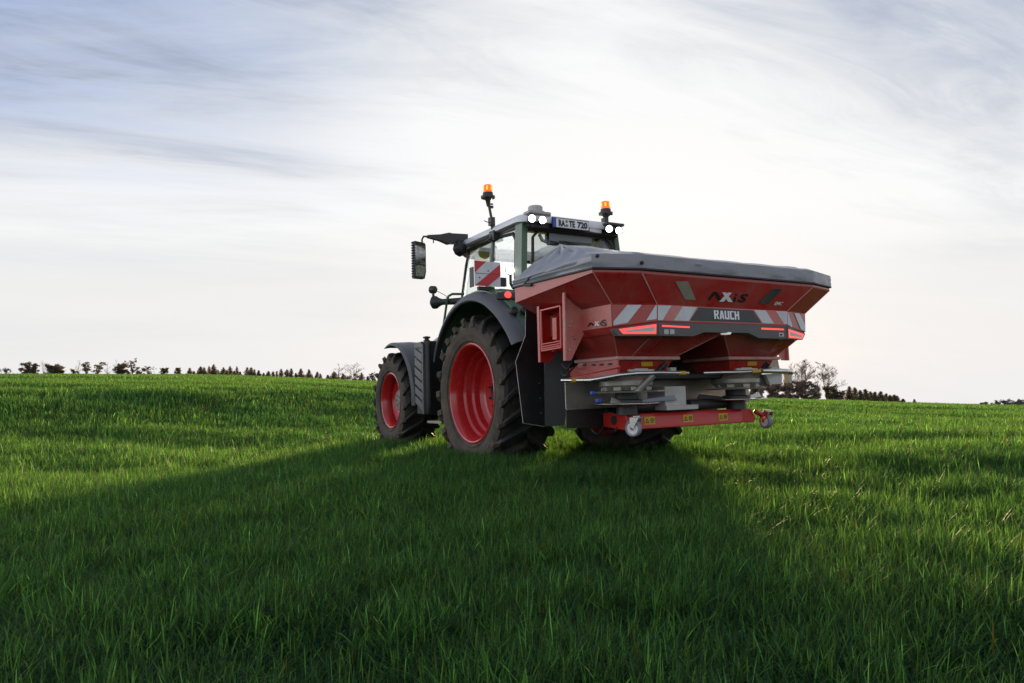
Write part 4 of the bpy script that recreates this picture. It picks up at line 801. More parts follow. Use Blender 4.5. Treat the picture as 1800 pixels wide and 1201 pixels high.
b = MB(); b.lathe([(0, 0.001), (0.004, 0.04), (0.02, 0.05)], at(1276, 587, x=-2.63)-Vector((0, 0, 0.01)), 'z', 16); b.build('lens', mat('lit_small_lamp', (0.8, 0.8, 0.8), 0.4, emit=((1, 1, 0.96), 0.3)), lb)
def ringlamp(outer, inner, hous, plane, lab=None):
    h = bar_poly('lamp_housing', BARGREY, hous, plane, lb, 0.08)
    n = Vector(plane[1]); p2 = (Vector(plane[0])+n*0.004, n); O_ = [at(a_, c_, plane=p2) for a_, c_ in outer]; I_ = [at(a_, c_, plane=p2) for a_, c_ in inner]
    b = MB(); k_ = len(O_); b.add(O_+I_, [(i, (i+1) % k_, k_+(i+1) % k_, k_+i) for i in range(k_)]); b.build('tail_lamp', LAMPRED, h, smooth=0, fix=False)
    decal('lens', LENS, inner, (Vector(plane[0])+n*0.003, n), h)
Lb, Rb = chamf(1, 0.032), chamf(-1, 0.032)
ringlamp(((1087.5, 578.6), (1154, 569.8), (1153.5, 587.2), (1095, 587.2)), ((1099, 581.2), (1151, 574.3), (1150.5, 583), (1099, 584)), ((1079, 577.5), (1084, 577), (1157.5, 566.5), (1157.5, 590.5), (1086, 591), (1079.5, 581)), Lb)
ringlamp(((1386, 578.5), (1413.2, 587.5), (1410.5, 595.8), (1386.5, 594)), ((1388.5, 583), (1410, 590), (1408.5, 593), (1388.5, 590.8)), ((1384.7, 573.5), (1416, 586.5), (1411, 597.5), (1385.5, 596)), Rb)
# ---- side brackets, steps, mudguards
for ys in (1, -1):
    def fl(v): v = Vector(v); return Vector((v.x, ys*v.y, v.z))
    b = MB()
    b.prism([fl(at(px, py, x=-2.12)) for px, py in ((989, 503), (992, 507), (1031, 547), (1031, 578), (1004, 634), (991, 634.5))], (0.006, 0, 0)); b.prism([fl(at(px, py, x=-2.12)) for px, py in ((988, 515), (991, 515), (993, 634.5), (990, 634.5))], (-0.035, 0, 0))
    sbk = b.build('side_bracket', REDDUST, SP, bevel=0.002)
    b = MB(); b.prism([fl(at(px, py, x=-1.62)) for px, py in ((944, 528), (950, 526), (985, 545), (985, 612), (966, 637), (947, 637.5))], (0.006, 0, 0)); b.prism([fl(at(px, py, x=-1.62)) for px, py in ((943, 529), (946, 528.5), (949, 637.5), (946, 637.5))], (-0.04, 0, 0)); b.build('side_bracket', REDCLEAN, SP, bevel=0.002)
    yf_ = 1.36
    fr = [fl(at(px, py, y=yf_)) for px, py in ((951, 546), (985.5, 538), (987, 611), (953, 617))]
    b = MB()
    for i in range(4): b.tube([fr[i], fr[(i+1) % 4]], 0.011, 6)
    for t in (0.84, 0.90, 0.95):
        b.tube([fr[0].lerp(fr[3], t), fr[1].lerp(fr[2], t)], 0.008, 6)
    b.build('step_frame', REDCLEAN, SP)
    b = MB(); b.prism([p_+Vector((0, -ys*0.14, 0)) for p_ in fr], (0, -ys*0.01, 0)); b.prism([fr[0]+Vector((0, -ys*0.14, 0)), fr[0]+Vector((0.0, -ys*0.01, 0)), fr[1]+Vector((0, -ys*0.01, 0)), fr[1]+Vector((0, -ys*0.14, 0))], (0, 0, 0.006)); m0 = fr[0].lerp(fr[1], 0.42)
    b.box(m0+Vector((0, -ys*0.08, -0.18)), (0.07, 0.06, 0.2)); b.box(m0+Vector((0.02, -ys*0.09, -0.36)), (0.1, 0.05, 0.05)); b.build('bracket_back', REDCLEAN, SP, bevel=0.004)
    for px, py, x_, y_ in ((987, 506.5, -2.13, 1.43), (948.5, 521.5, -1.64, 1.41)):
        b = MB(); c = fl(at(px, py, x=x_)); b.lathe([(-0.02, 0.018), (0.02, 0.018)], c, 'x', 10, caps=True); b.build('bolt', STEEL, sbk)
    for px, py in ((994.5, 576), (1001, 574), (1006, 566), (1009, 596), (1007, 591), (995.5, 621), (1001, 615)):
        b = MB(); c = fl(at(px, py, x=-2.1235)); b.lathe([(0, 0.009), (0.006, 0.008), (0.007, 0.001)], c, (-1, 0, 0), 8); b.build('bolt', STEEL, sbk)
    # black mudguard sheets between spreader and tyre
    b = MB(); b.prism([fl(at(px, py, x=-1.22)) for px, py in ((924, 545), (926, 539), (930, 537), (941, 545), (947, 560), (955, 640), (957, 750), (919.5, 744), (906.5, 636), (923.5, 590))], (0.008, 0, 0)); mg = b.build('mudguard', FLAP, SP, bevel=0.003)
    b = MB(); b.tube([fl(at(px, py, x=-1.222)) for px, py in ((924, 548), (923.5, 590), (906.5, 636), (919.5, 744), (957, 750))], 0.0032, 5); b.build('edge_glint', GREYPAINT, mg)  # pale tube drawn as the bright reflection along the sheet's edge
    b = MB(); b.prism([fl(at(957, 600, x=-1.222)), fl(at(957, 750, x=-1.222)), fl(at(993, 748, x=-1.36)), fl(at(1003, 640, x=-1.36)), fl(at(985, 560, x=-1.36))], (0.008, 0, 0)); b.build('mudguard', FLAP, SP, bevel=0.003)
    for py in (674, 700, 726):
        b = MB(); b.lathe([(0, 0.01), (0.006, 0.009), (0.007, 0.001)], fl(at(948.5+(py-674)*0.04, py, x=-1.2225)), (-1, 0, 0), 10); b.build('bolt', STEEL, mg)

HOSES = [[(988, 640, -1.6), (996, 652, -1.7), (1004, 640, -1.8), (1012, 626, -1.75)], [(984, 652, -1.6), (992, 664, -1.8), (1000, 655, -1.85), (1010, 645, -1.8)], [(1090, 702, -2.0), (1105, 716, -2.05), (1130, 720, -2.0), (1160, 716, -1.95)], [(1040, 753, -1.8), (1044, 762, -1.85), (1052, 764, -1.85), (1060, 752, -1.85)]]
for hs in HOSES:
    P_ = [at(px, py, x=x_) for px, py, x_ in hs]; b = MB()
    b.tube(arc(P_[0], P_[1], P_[1].lerp(P_[2], 0.5), 5)+arc(P_[1].lerp(P_[2], 0.5), P_[2], P_[3], 5)[1:], 0.0085, 7); b.build('hydraulic_hose', BLACK, SP)
# ------------------------------------------------------------------ field
# skyline of the field as seen from the camera: (photo column, photo row) -> azimuth, slope
HP = [(-700, 651), (0, 655.5), (320, 656.5), (420, 658.5), (520, 662), (640, 668), (900, 679), (1310, 697.5), (1450, 701.5), (1590, 706), (1800, 711), (2500, 722)]
_az = []; _tn = []
for px, py in HP:
    d = ray(px, py); _az.append(math.atan2(d.y, d.x)); _tn.append(d.z/math.hypot(d.x, d.y))
_az = np.array(_az[::-1]); _tn = np.array(_tn[::-1])
RC = 75.0
def vnoise(x, y, s_):
    x = x/s_; y = y/s_; xi = np.floor(x).astype(int); yi = np.floor(y).astype(int); fx = x-xi; fy = y-yi
    fx = fx*fx*(3-2*fx); fy = fy*fy*(3-2*fy)
    def h(a, b): 
        v = np.sin(a*127.1+b*311.7)*43758.5453; return v-np.floor(v)
    return (h(xi, yi)*(1-fx)+h(xi+1, yi)*fx)*(1-fy)+(h(xi, yi+1)*(1-fx)+h(xi+1, yi+1)*fx)*fy
def sstep(a, b, x): t = np.clip((x-a)/(b-a), 0, 1); return t*t*(3-2*t)
def height(x, y):
    x = np.asarray(x, float); y = np.asarray(y, float)
    dx, dy = x-CAM.x, y-CAM.y; r = np.hypot(dx, dy); az = np.arctan2(dy, dx)
    rel = (az-YAW+np.pi) % (2*np.pi)-np.pi
    tn = np.interp(rel+YAW, _az, _tn)*sstep(2.6, 1.2, np.abs(rel))
    near = CAM.z*(1-r/RC)**2
    far = 0.00012*np.minimum(r-RC, 60)**2 + np.maximum(r-RC-60, 0)*0.0144
    tn = tn-0.0030
    z = CAM.z + tn*r - np.where(r < RC, near, far)
    # level stand under the tractor and the spreader
    td = np.hypot(x-0.3, (y+0.1)*1.1); wgt = sstep(4.0, 15.0, td)
    und = 0.030*np.sin(0.9*x+0.5*y+1.3*np.sin(0.31*y+0.4))+0.028*np.sin(1.9*x-0.7*y+np.sin(0.8*x))+0.05*np.sin(0.37*x+0.21*y)
    s_ = x*math.cos(SUN_AZ)+y*math.sin(SUN_AZ); q_ = -x*math.sin(SUN_AZ)+y*math.cos(SUN_AZ)
    sw = vnoise(s_+0.6*np.sin(q_*0.35), q_*0.30, 1.5)-0.5; sw2 = vnoise(s_+40, q_*0.22+9, 3.6)-0.5
    und = 0.35*und+(0.12*sw+0.05*sw2)
    und2 = 0.03*np.sin(0.23*x-0.41*y+1.0)*sstep(10, 30, r)*sstep(120, 60, r)
    return z*wgt + und*np.clip(sstep(1.5, 7.0, td)*1.0, 0, 1)*sstep(140, 40, r) + und2*wgt
def frange(a, b, n): return a+(b-a)*np.arange(n+1)/n
rr = np.concatenate([frange(0.0, 6, 24)[:-1], frange(6, 30, 60)[:-1], frange(30, 120, 70)[:-1], 120*np.exp(np.log(2500/120)*np.arange(25)/24)])
NA = 288; aa = 2*np.pi*np.arange(NA)/NA
Rg, Ag = np.meshgrid(rr[1:], aa, indexing='ij')
X = CAM.x+Rg*np.cos(Ag); Y = CAM.y+Rg*np.sin(Ag); Z = height(X, Y)
V = np.stack([X, Y, Z], -1).reshape(-1, 3); V = np.vstack([[[CAM.x, CAM.y, float(height(CAM.x, CAM.y))]], V])
F = []
nr = len(rr)-1
for j in range(NA): F.append((0, 1+j, 1+(j+1) % NA))
for i in range(nr-1):
    for j in range(NA):
        a = 1+i*NA+j; c = 1+i*NA+(j+1) % NA; F.append((a, a+NA, c+NA, c))
me = bpy.data.meshes.new('field'); me.from_pydata(V.tolist(), [], F); me.shade_smooth(); me.update()
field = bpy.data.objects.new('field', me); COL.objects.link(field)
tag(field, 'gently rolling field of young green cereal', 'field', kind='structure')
GM = bpy.data.materials.new('soil_and_crop'); GM.use_nodes = True; t = NT(GM.node_tree); bs = GM.node_tree.nodes['Principled BSDF']
geo = t.n('ShaderNodeNewGeometry').outputs['Position']
mpn = t.n('ShaderNodeMapping'); t.put(mpn.inputs[0], geo)
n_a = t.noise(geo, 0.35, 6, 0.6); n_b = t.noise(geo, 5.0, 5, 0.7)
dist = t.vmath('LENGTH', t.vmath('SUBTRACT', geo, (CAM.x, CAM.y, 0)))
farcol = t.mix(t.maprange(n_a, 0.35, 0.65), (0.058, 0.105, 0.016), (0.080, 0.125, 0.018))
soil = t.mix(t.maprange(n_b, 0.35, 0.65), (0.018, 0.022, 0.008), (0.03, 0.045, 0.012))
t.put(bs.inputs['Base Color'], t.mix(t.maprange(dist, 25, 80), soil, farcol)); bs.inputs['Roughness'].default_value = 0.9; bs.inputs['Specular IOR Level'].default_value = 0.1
bn = t.n('ShaderNodeBump'); bn.inputs['Strength'].default_value = 0.6; bn.inputs['Distance'].default_value = 0.2; t.put(bn.inputs['Height'], t.noise(geo, 2.5, 6, 0.7)); t.put(bs.inputs['Normal'], bn.outputs[0])
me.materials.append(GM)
# ------------------------------------------------------------------ crop: every leaf a real bent blade, one mesh
vs_all = []; fs_all = []; col_all = []; mi_all = []; voff = 0
HALF = math.radians(52)
WHEELS = [(0, 0.93, 0.30, 0.36), (0, -0.93, 0.30, 0.36), (2.78, 0.9, 0.26, 0.32), (2.78, -0.9, 0.26, 0.32)]
def blades(r_a, r_b, dens, lev, wid, hgt, lean, half=HALF):
    global voff
    area = half*(r_b**2-r_a**2); N = int(area*dens)
    r = np.sqrt(RNG.uniform(r_a**2, r_b**2, N)); az = YAW+RNG.uniform(-half, half, N)
    x = CAM.x+r*np.cos(az); y = CAM.y+r*np.sin(az)
    # sown in rows: pull towards lines 12.5 cm apart, running along the tractor's way
    keep = np.ones(N, bool)
    for wx, wy, ax_, ay_ in WHEELS: keep &= ~((np.abs(x-wx) < ax_) & (np.abs(y-wy) < ay_))
    clump = vnoise(x, y, 0.30)*0.6+vnoise(x+7, y-3, 1.3)*0.4
    keep &= RNG.uniform(0, 1, N) < (0.35+0.95*clump)
    x, y, r, clump = x[keep], y[keep], r[keep], clump[keep]; N = len(x)
    z = height(x, y)-0.01
    h = hgt*(0.62+0.30*RNG.uniform(0, 1, N)+0.50*(clump-0.4))*np.where(RNG.uniform(0, 1, N) < 0.06, 1.22, 1.0)
    # pressed a little under the machine
    h *= 1.0+0.34*np.exp(-((x-1.2)/2.9)**4-((y-1.2)/1.5)**2)*(np.abs(y) > 0.5)
    wdt = wid*RNG.uniform(0.6, 1.25, N); th = RNG.uniform(0, 2*np.pi, N)
    wind = 2.5+0.6*vnoise(x, y, 2.0); bend = lean*RNG.uniform(0.1, 1.0, N)**1.3
    dxn = np.cos(th)+0.35*np.cos(wind); dyn = np.sin(th)+0.35*np.sin(wind); L = np.hypot(dxn, dyn); dxn /= L; dyn /= L
    tw = RNG.uniform(-0.9, 0.9, N); sx, sy = -np.sin(th+tw), np.cos(th+tw)
    T = np.linspace(0, 1, lev+1); rows = []
    droop = (RNG.uniform(0, 1, N) < 0.30)*RNG.uniform(0.2, 0.9, N)
    for k, tt in enumerate(T):
        out = h*bend*(tt**1.7)*(1+0.5*droop); zz = z+h*(tt-0.22*bend*tt**2.5-0.42*droop*tt**3.5)
        wk = wdt*(0.75+0.5*tt)*(1-tt**3.2) if tt < 1 else 0*wdt
        cx_, cy_ = x+dxn*out, y+dyn*out
        if tt < 1: rows.append(np.stack([cx_-sx*wk/2, cy_-sy*wk/2, zz], -1)); rows.append(np.stack([cx_+sx*wk/2, cy_+sy*wk/2, zz], -1))
        else: rows.append(np.stack([cx_, cy_, zz], -1))
    nv = len(rows); P = np.stack(rows, 1)   # N, nv, 3
    base = voff+np.arange(N)[:, None]*nv
    tri = []
    for k in range(lev-1): a = 2*k; tri += [(a, a+1, a+3), (a, a+3, a+2)]
    a = 2*(lev-1); tri.append((a, a+1, a+2))
    tri = np.array(tri).ravel()
    vs_all.append(P.reshape(-1, 3)); fs_all.append((base+tri[None, :]).reshape(-1, 3))
    # leaf colour: per blade, with straw-coloured tips on some
    g_ = RNG.uniform(0, 1, N); pat = vnoise(x+31, y+17, 1.7)
    c0 = np.stack([0.0038+0.0044*g_+0.0025*pat, 0.0225+0.0155*g_+0.005*pat, 0.0140+0.008*g_], -1)*np.exp(RNG.normal(0, 0.42, N))[:, None]
    dry = RNG.uniform(0, 1, N) < 0.012; c0[dry] = np.array([0.014, 0.020, 0.008])
    C = np.repeat(c0[:, None, :], nv, 1)
    tipd = RNG.uniform(0, 1, N) < 0.07; C[tipd, -1] = np.array([0.012, 0.022, 0.008])
    mi_all.append(np.full(N*(2*lev-1), 1 if r_a >= 12 else 0)); col_all.append(C.reshape(-1, 3)); voff += N*nv
GD = 1.0
blades(0.7, 4.0, 9600*GD, 6, 0.0052, 0.225, 1.15, math.radians(74))
blades(4.0, 8.0, 5600*GD, 5, 0.0060, 0.22, 1.05, math.radians(62))
blades(8.0, 14.0, 1500*GD, 4, 0.0095, 0.225, 0.8)
blades(14.0, 30.0, 430*GD, 3, 0.017, 0.215, 0.65)
blades(30.0, 62.0, 130*GD, 2, 0.028, 0.20, 0.6)
blades(62.0, 100.0, 50*GD, 2, 0.055, 0.17, 0.5)
Vg = np.concatenate(vs_all).astype(np.float32); Fg = np.concatenate(fs_all).astype(np.int32); Cg = np.concatenate(col_all).astype(np.float32)
gm_ = bpy.data.meshes.new('grass'); gm_.vertices.add(len(Vg)); gm_.vertices.foreach_set('co', Vg.ravel())
gm_.loops.add(len(Fg)*3); gm_.loops.foreach_set('vertex_index', Fg.ravel())
gm_.polygons.add(len(Fg)); gm_.polygons.foreach_set('loop_start', np.arange(0, len(Fg)*3, 3, dtype=np.int32))
try: gm_.polygons.foreach_set('loop_total', np.full(len(Fg), 3, dtype=np.int32))
except Exception: pass
gm_.update(calc_edges=True); gm_.shade_smooth()
ca = gm_.color_attributes.new('leaf_colour', 'FLOAT_COLOR', 'POINT'); ca.data.foreach_set('color', np.concatenate([Cg, np.ones((len(Cg), 1), np.float32)], 1).ravel())
print('grass verts', len(Vg), 'tris', len(Fg))
LM = bpy.data.materials.new('leaf'); LM.use_nodes = True; t = NT(LM.node_tree); out = LM.node_tree.nodes['Material Output']; pb = LM.node_tree.nodes['Principled BSDF']
at_ = t.n('ShaderNodeAttribute', attribute_name='leaf_colour').outputs['Color']
t.put(pb.inputs['Base Color'], at_); pb.inputs['Roughness'].default_value = 0.48; pb.inputs['Specular IOR Level'].default_value = 0.10
trn = t.n('ShaderNodeBsdfTranslucent'); t.put(trn.inputs[0], t.mix(1.0, at_, (26.0, 13.0, 3.4), 'MULTIPLY'))
ms = t.n('ShaderNodeMixShader'); ms.inputs[0].default_value = 0.38; t.t.links.new(pb.outputs[0], ms.inputs[1]); t.t.links.new(trn.outputs[0], ms.inputs[2]); t.t.links.new(ms.outputs[0], out.inputs[0])
gm_.materials.append(LM)
LM2 = LM.copy(); LM2.name = 'leaf_matt'; p2_ = LM2.node_tree.nodes['Principled BSDF']; p2_.inputs['Roughness'].default_value = 0.6; p2_.inputs['Specular IOR Level'].default_value = 0.12; gm_.materials.append(LM2)
gm_.polygons.foreach_set('material_index', np.concatenate(mi_all).astype(np.int32))
go = bpy.data.objects.new('grass', gm_); COL.objects.link(go); tag(go, 'dense young green cereal blades covering the field', 'crop', kind='stuff')

# ------------------------------------------------------------------ trees
def pos(px, dist):
    d = ray(px, 690); a = math.atan2(d.y, d.x); x = CAM.x+dist*math.cos(a); y = CAM.y+dist*math.sin(a)
    return Vector((x, y, float(height(x, y)))), a
def topz(px, py, dist):
    d = ray(px, py); return CAM.z+d.z/math.hypot(d.x, d.y)*dist
BARK = mat('bark', (0.10, 0.08, 0.062), 0.9); TWIG = mat('twigs', (0.25, 0.165, 0.11), 0.9)
NEEDLE = mat('dark_needles', (0.080, 0.084, 0.050), 0.8, dirt=((0.12, 0.115, 0.065), 0.8, 0.4, 0.7)); NEEDLE2 = mat('brown_green_foliage', (0.080, 0.070, 0.045), 0.8, dirt=((0.12, 0.10, 0.06), 0.7, 0.4, 0.7))
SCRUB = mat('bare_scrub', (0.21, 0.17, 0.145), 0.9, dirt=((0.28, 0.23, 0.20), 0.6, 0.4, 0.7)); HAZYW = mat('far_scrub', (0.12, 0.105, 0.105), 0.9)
for m_ in (NEEDLE, NEEDLE2, SCRUB):
    t = NT(m_.node_tree); pb_ = m_.node_tree.nodes['Principled BSDF']; tr_ = t.n('ShaderNodeBsdfTranslucent'); tr_.inputs[0].default_value = (0.32, 0.21, 0.11, 1); mx_ = t.n('ShaderNodeMixShader'); mx_.inputs[0].default_value = 0.35
    t.t.links.new(pb_.outputs[0], mx_.inputs[1]); t.t.links.new(tr_.outputs[0], mx_.inputs[2]); t.t.links.new(mx_.outputs[0], m_.node_tree.nodes['Material Output'].inputs[0])
def tuft(b, c, s_, n, rg, flat=0.7):
    for _ in range(n):
        u_ = Vector((rg.gauss(0, 1), rg.gauss(0, 1), rg.gauss(0, flat))); u_.normalize(); p = Vector(c)+u_*s_*rg.random()**0.5
        v1 = Vector((rg.gauss(0, 1), rg.gauss(0, 1), rg.gauss(0, 0.6))).normalized()*s_*rg.uniform(0.3, 0.6); v2 = v1.cross(Vector((rg.gauss(0, 1), rg.gauss(0, 1), rg.gauss(0, 1)))).normalized()*s_*rg.uniform(0.2, 0.42)
        b.add([p-v1, p+v2, p+v1], [(0, 1, 2)])
def conifer(p, H, rad, seed, label, group, m_=NEEDLE, name='conifer'):
    rg = random.Random(seed); root = empty(name, p, label, 'tree', group)
    b = MB(); b.tube([p-Vector((0, 0, 0.2)), p+Vector((rg.uniform(-.1, .1), 0, H*0.5)), p+Vector((0, 0, H*0.99))], [0.02*H, 0.013*H, 0.002*H], 6); b.build('trunk', BARK, root)
    b = MB(); nl = max(16, int(H*4)); lean = rg.uniform(-0.03, 0.03)
    for k in range(nl):
        f_ = 0.06+0.94*k/nl; zz = H*f_; R_ = rad*(1-f_)**0.85*rg.uniform(0.65, 1.2)+0.05
        for q_ in range(7):
            a = rg.uniform(0, 6.283); L = R_*rg.uniform(0.55, 1.1); e = p+Vector((math.cos(a)*L+lean*zz, math.sin(a)*L, zz-L*0.25)); c = p+Vector((lean*zz, 0, zz))
            for s_ in (0.35, 0.65, 0.95): tuft(b, c.lerp(e, s_), 0.34*R_+0.12, 5, rg)
    b.tube([p+Vector((lean*H, 0, H*0.93)), p+Vector((lean*H, 0, H*1.02))], 0.03, 4)
    b.build('crown', m_, root, smooth=0, fix=False); return root
def broad(p, H, W_, seed, label, group, m_=NEEDLE, gaps=0.5, name='bushy_tree', lean=0.0, stem=0.35):
    rg = random.Random(seed); root = empty(name, p, label, 'tree', group); bt = MB(); b = MB(); tips = []
    bt.tube([p-Vector((0, 0, 0.2)), p+Vector((lean*0.3, 0, H*stem))], [0.03*H, 0.022*H], 7)
    side_ = Vector((math.sin(YAW), -math.cos(YAW), 0))
    for k in range(int(11+6*rg.random()+10*(gaps < 0.2))):
        a = rg.uniform(0, 6.283); f_ = rg.uniform(0.35 if gaps > 0.15 else 0.05, 1.0)
        w_ = W_*0.5*rg.uniform(0.3, 1.0)*(1.15-0.6*abs(f_-0.6)); e = p+Vector((math.cos(a)*w_, math.sin(a)*w_, H*f_))+side_*(lean*f_*H*0.5)
        s0 = p+Vector((0, 0, H*rg.uniform(0.2, stem+0.05))); mid = s0.lerp(e, 0.55)+Vector((0, 0, 0.1*H*rg.random()))
        bt.tube([s0, mid, e], [0.014*H, 0.009*H, 0.003*H], 5); tips.append((e, mid))
    for e, mid in tips:
        for _ in range(5):
            c = mid.lerp(e, rg.uniform(0.35, 1.1))+Vector((rg.gauss(0, .07), rg.gauss(0, .07), rg.gauss(0, .04)))*H
            tuft(b, c, W_*rg.uniform(0.07, 0.15)*(1.25-0.5*gaps), int(44*(1-gaps)+12), rg, 0.5)
    bt.build('trunk', BARK, root); b.build('crown', m_, root, smooth=0, fix=False); return root
def bare(p, H, W_, seed, label, group, depth=6, name='bare_tree', m_=TWIG, thick=0.024):
    rg = random.Random(seed); root = empty(name, p, label, 'tree', group); b = MB(); bt = MB()
    def twig(q_, d_, L, r_, lv):
        r_ = max(r_, 0.0016*H); e = q_+d_*L; m2 = q_.lerp(e, 0.5)+Vector((rg.gauss(0, 1), rg.gauss(0, 1), rg.gauss(0, .5)))*L*0.07
        b.tube([q_, m2, e], [r_, r_*0.8, r_*0.55], 3, caps=False)
        if lv >= depth-4: return
        for k in range(rg.choice((3, 4, 5)) if lv < 2 else rg.choice((2, 3))):
            f_ = rg.uniform(0.25, 1.0); nd = (d_*0.8+Vector((rg.gauss(0, .55), rg.gauss(0, .55), rg.uniform(-0.1, 0.6)))).normalized()
            twig(q_.lerp(e, f_), nd, L*rg.uniform(0.38, 0.68), r_*0.5, lv+1)
    nst = rg.choice((1, 2, 2, 3)) if depth > 5 else 1
    for s_ in range(nst):
        lean_ = Vector((rg.gauss(0, .10), rg.gauss(0, .10), 1))*(1 if nst > 1 else 0.5); lean_.z = 1; Hs = H*(1 if s_ == 0 else rg.uniform(0.72, 0.97)); pts = []
        for k in range(7):
            t_ = k/6; pts.append(p+Vector((lean_.x*Hs*t_+rg.gauss(0, .012)*H*t_, lean_.y*Hs*t_+rg.gauss(0, .012)*H*t_, Hs*t_-0.3*(k == 0))))
        bt.tube(pts, [H*thick*(1-0.88*k/6)/nst**0.5 for k in range(7)], 6)
        for k in range(int((10 if depth < 7 else 17)/nst**0.6)+3):
            t_ = rg.uniform(0.22, 0.97); q_ = pts[int(t_*6)].lerp(pts[min(6, int(t_*6)+1)], t_*6-int(t_*6)); a = rg.uniform(0, 6.283)
            L = H*0.30*math.sin(math.pi*min(1, 0.25+0.72*t_))**0.8*rg.uniform(0.6, 1.15); up_ = rg.uniform(0.5, 1.3)
            twig(q_, Vector((math.cos(a), math.sin(a), up_)).normalized(), L, H*thick*0.32*(1-0.7*t_), 0)
    zmax = max(v[2] for v in b.v)-p.z; ys_ = [(Vector(v)-p).to_2d().length for v in b.v]; wm = sorted(ys_)[int(len(ys_)*0.97)]
    kz = H/zmax; kw = (W_/2)/wm
    for mb in (b, bt): mb.v = [(p.x+(v[0]-p.x)*kw, p.y+(v[1]-p.y)*kw, p.z+(v[2]-p.z)*kz) for v in mb.v]
    bt.build('trunk', BARK, root, fix=False); b.build('crown', m_, root, smooth=0, fix=False); return root
def put(fn, px, py, wpx, dist, seed, label, group, **k):
    if fn is broad: wpx *= 0.72
    p, a = pos(px, dist); H = topz(px, py, dist)-p.z
    s_ = dist/FPX/ (1/math.cos(math.atan((px-900)/FPX))) * 1.0
    wd = wpx*dist/FPX*math.cos(math.atan((px-900)/FPX))
    return fn(p, H, wd if fn is not conifer else wd/2, seed, label, group, **k)
LG = 'trees on the left skyline'
put(broad, 8, 646, 30, 230, 1, 'faint low umbrella-shaped tree at the far left edge of the skyline', LG, m_=HAZYW, gaps=0.8)
put(broad, 48, 635, 30, 170, 2, 'dense dark wind-bent tree, first dark clump from the left edge of the field', LG, m_=NEEDLE2, gaps=0.0, lean=0.25, stem=0.15)
put(bare, 76, 633, 18, 190, 3, 'thin bare sapling behind the two dark clumps at the left skyline', LG, depth=5)
put(broad, 90, 641, 34, 172, 4, 'dark clump leaning right beside the thin bare sapling', LG, m_=NEEDLE, gaps=0.0, lean=0.35, stem=0.15)
put(broad, 107, 650, 12, 172, 5, 'tiny round bush between the leaning dark clump and the slender bare tree', LG, m_=NEEDLE, gaps=0.0, stem=0.1)
put(bare, 135, 632, 20, 175, 6, 'slender bare tree with a sparse top beside the layered pine', LG, depth=5)
put(broad, 131, 647, 15, 171, 16, 'low dark bush at the foot of the slender bare tree', LG, m_=NEEDLE, gaps=0.2, stem=0.1)
put(broad, 152, 637, 24, 168, 7, 'layered open pine with wide gaps in its crown', LG, m_=NEEDLE2, gaps=0.45, stem=0.3)
put(broad, 170, 636, 28, 168, 8, 'pine with a flat crown reaching out to the right', LG, m_=NEEDLE, gaps=0.5, lean=0.3, stem=0.3)
put(bare, 188, 638, 18, 186, 9, 'faint bare tree in the gap right of the flat-crowned pine', LG, depth=5)
put(bare, 203, 630, 12, 180, 10, 'tall thin bare tree just left of the tallest pine', LG, depth=5)
put(broad, 216, 641, 32, 168, 11, 'broad low dark pine under the tallest pine', LG, m_=NEEDLE, gaps=0.15, stem=0.25)
put(broad, 232, 631, 17, 166, 12, 'tallest pine of the left skyline with a round top', LG, m_=NEEDLE2, gaps=0.35, stem=0.5)
put(broad, 246, 645, 20, 168, 13, 'low dark pine between the tallest pine and the small upright pine', LG, m_=NEEDLE, gaps=0.2, stem=0.25)
put(broad, 260, 640, 15, 167, 14, 'small upright pine at the right end of the pine group', LG, m_=NEEDLE2, gaps=0.35, stem=0.4)
put(broad, 288, 645, 18, 170, 15, 'lone dark round tree with a domed crown in the gap', LG, m_=NEEDLE2, gaps=0.1, stem=0.25)
put(broad, 312, 648, 18, 172, 17, 'small flat dark bush just before the spruce row starts', LG, m_=NEEDLE, gaps=0.1, stem=0.15)
SG = 'young spruces in a row on the skyline'
rgs = random.Random(5)
sp = [(333, 645, 7), (340, 650, 6), (352, 643, 10), (359, 646, 8), (368, 644, 7), (375, 641, 9), (383, 651, 7), (393, 646, 9), (399, 648, 8), (405, 641, 9), (411, 652, 5), (417, 645, 6), (423, 652, 6), (434, 645, 9), (441, 647, 8), (447, 647, 6), (455, 650, 7), (464, 653, 6), (471, 650, 8), (480, 651, 8), (486, 650, 6), (495, 648, 7), (505, 647, 9), (512, 648, 8), (520, 653, 6), (528, 647, 10), (543, 647, 9), (549, 656, 6), (557, 654, 7), (563, 655, 6), (577, 657, 8), (587, 651, 12), (603, 655, 8), (636, 656, 12), (646, 660, 6)]
kinds = ['slim', 'bushy', 'pointed', 'short']
for i, (px, py, wd) in enumerate(sp):
    hgt_ = 'tall' if py < 646+max(0, px-420)*0.03 else ('low' if py > 650+max(0, px-420)*0.04 else 'medium')
    wdt_ = 'slim' if wd < 7 else ('broad' if wd > 8 else 'ordinary')
    ORD = ['first', 'second', 'third', 'fourth', 'fifth', 'sixth', 'seventh', 'eighth', 'ninth', 'tenth', 'eleventh', 'twelfth', 'thirteenth', 'fourteenth', 'fifteenth', 'sixteenth', 'seventeenth']
    n_ = len(sp); o_ = f'{ORD[i]} from the left' if i < n_//2 else (f'{ORD[n_-1-i]} counted from the tractor side' if n_-1-i < len(ORD) else 'middle one')
    put(conifer, px+rgs.uniform(-1, 1), py+rgs.uniform(-1.5, 2.5), wd*rgs.uniform(1.9, 3.4), 158+rgs.uniform(-12, 22), 100+i, f'{hgt_} {wdt_} spruce in the skyline row, {o_}', SG)
put(bare, 594, 639, 34, 165, 201, 'rounded bare tree behind the broad spruce near the front wheel', LG, depth=6)
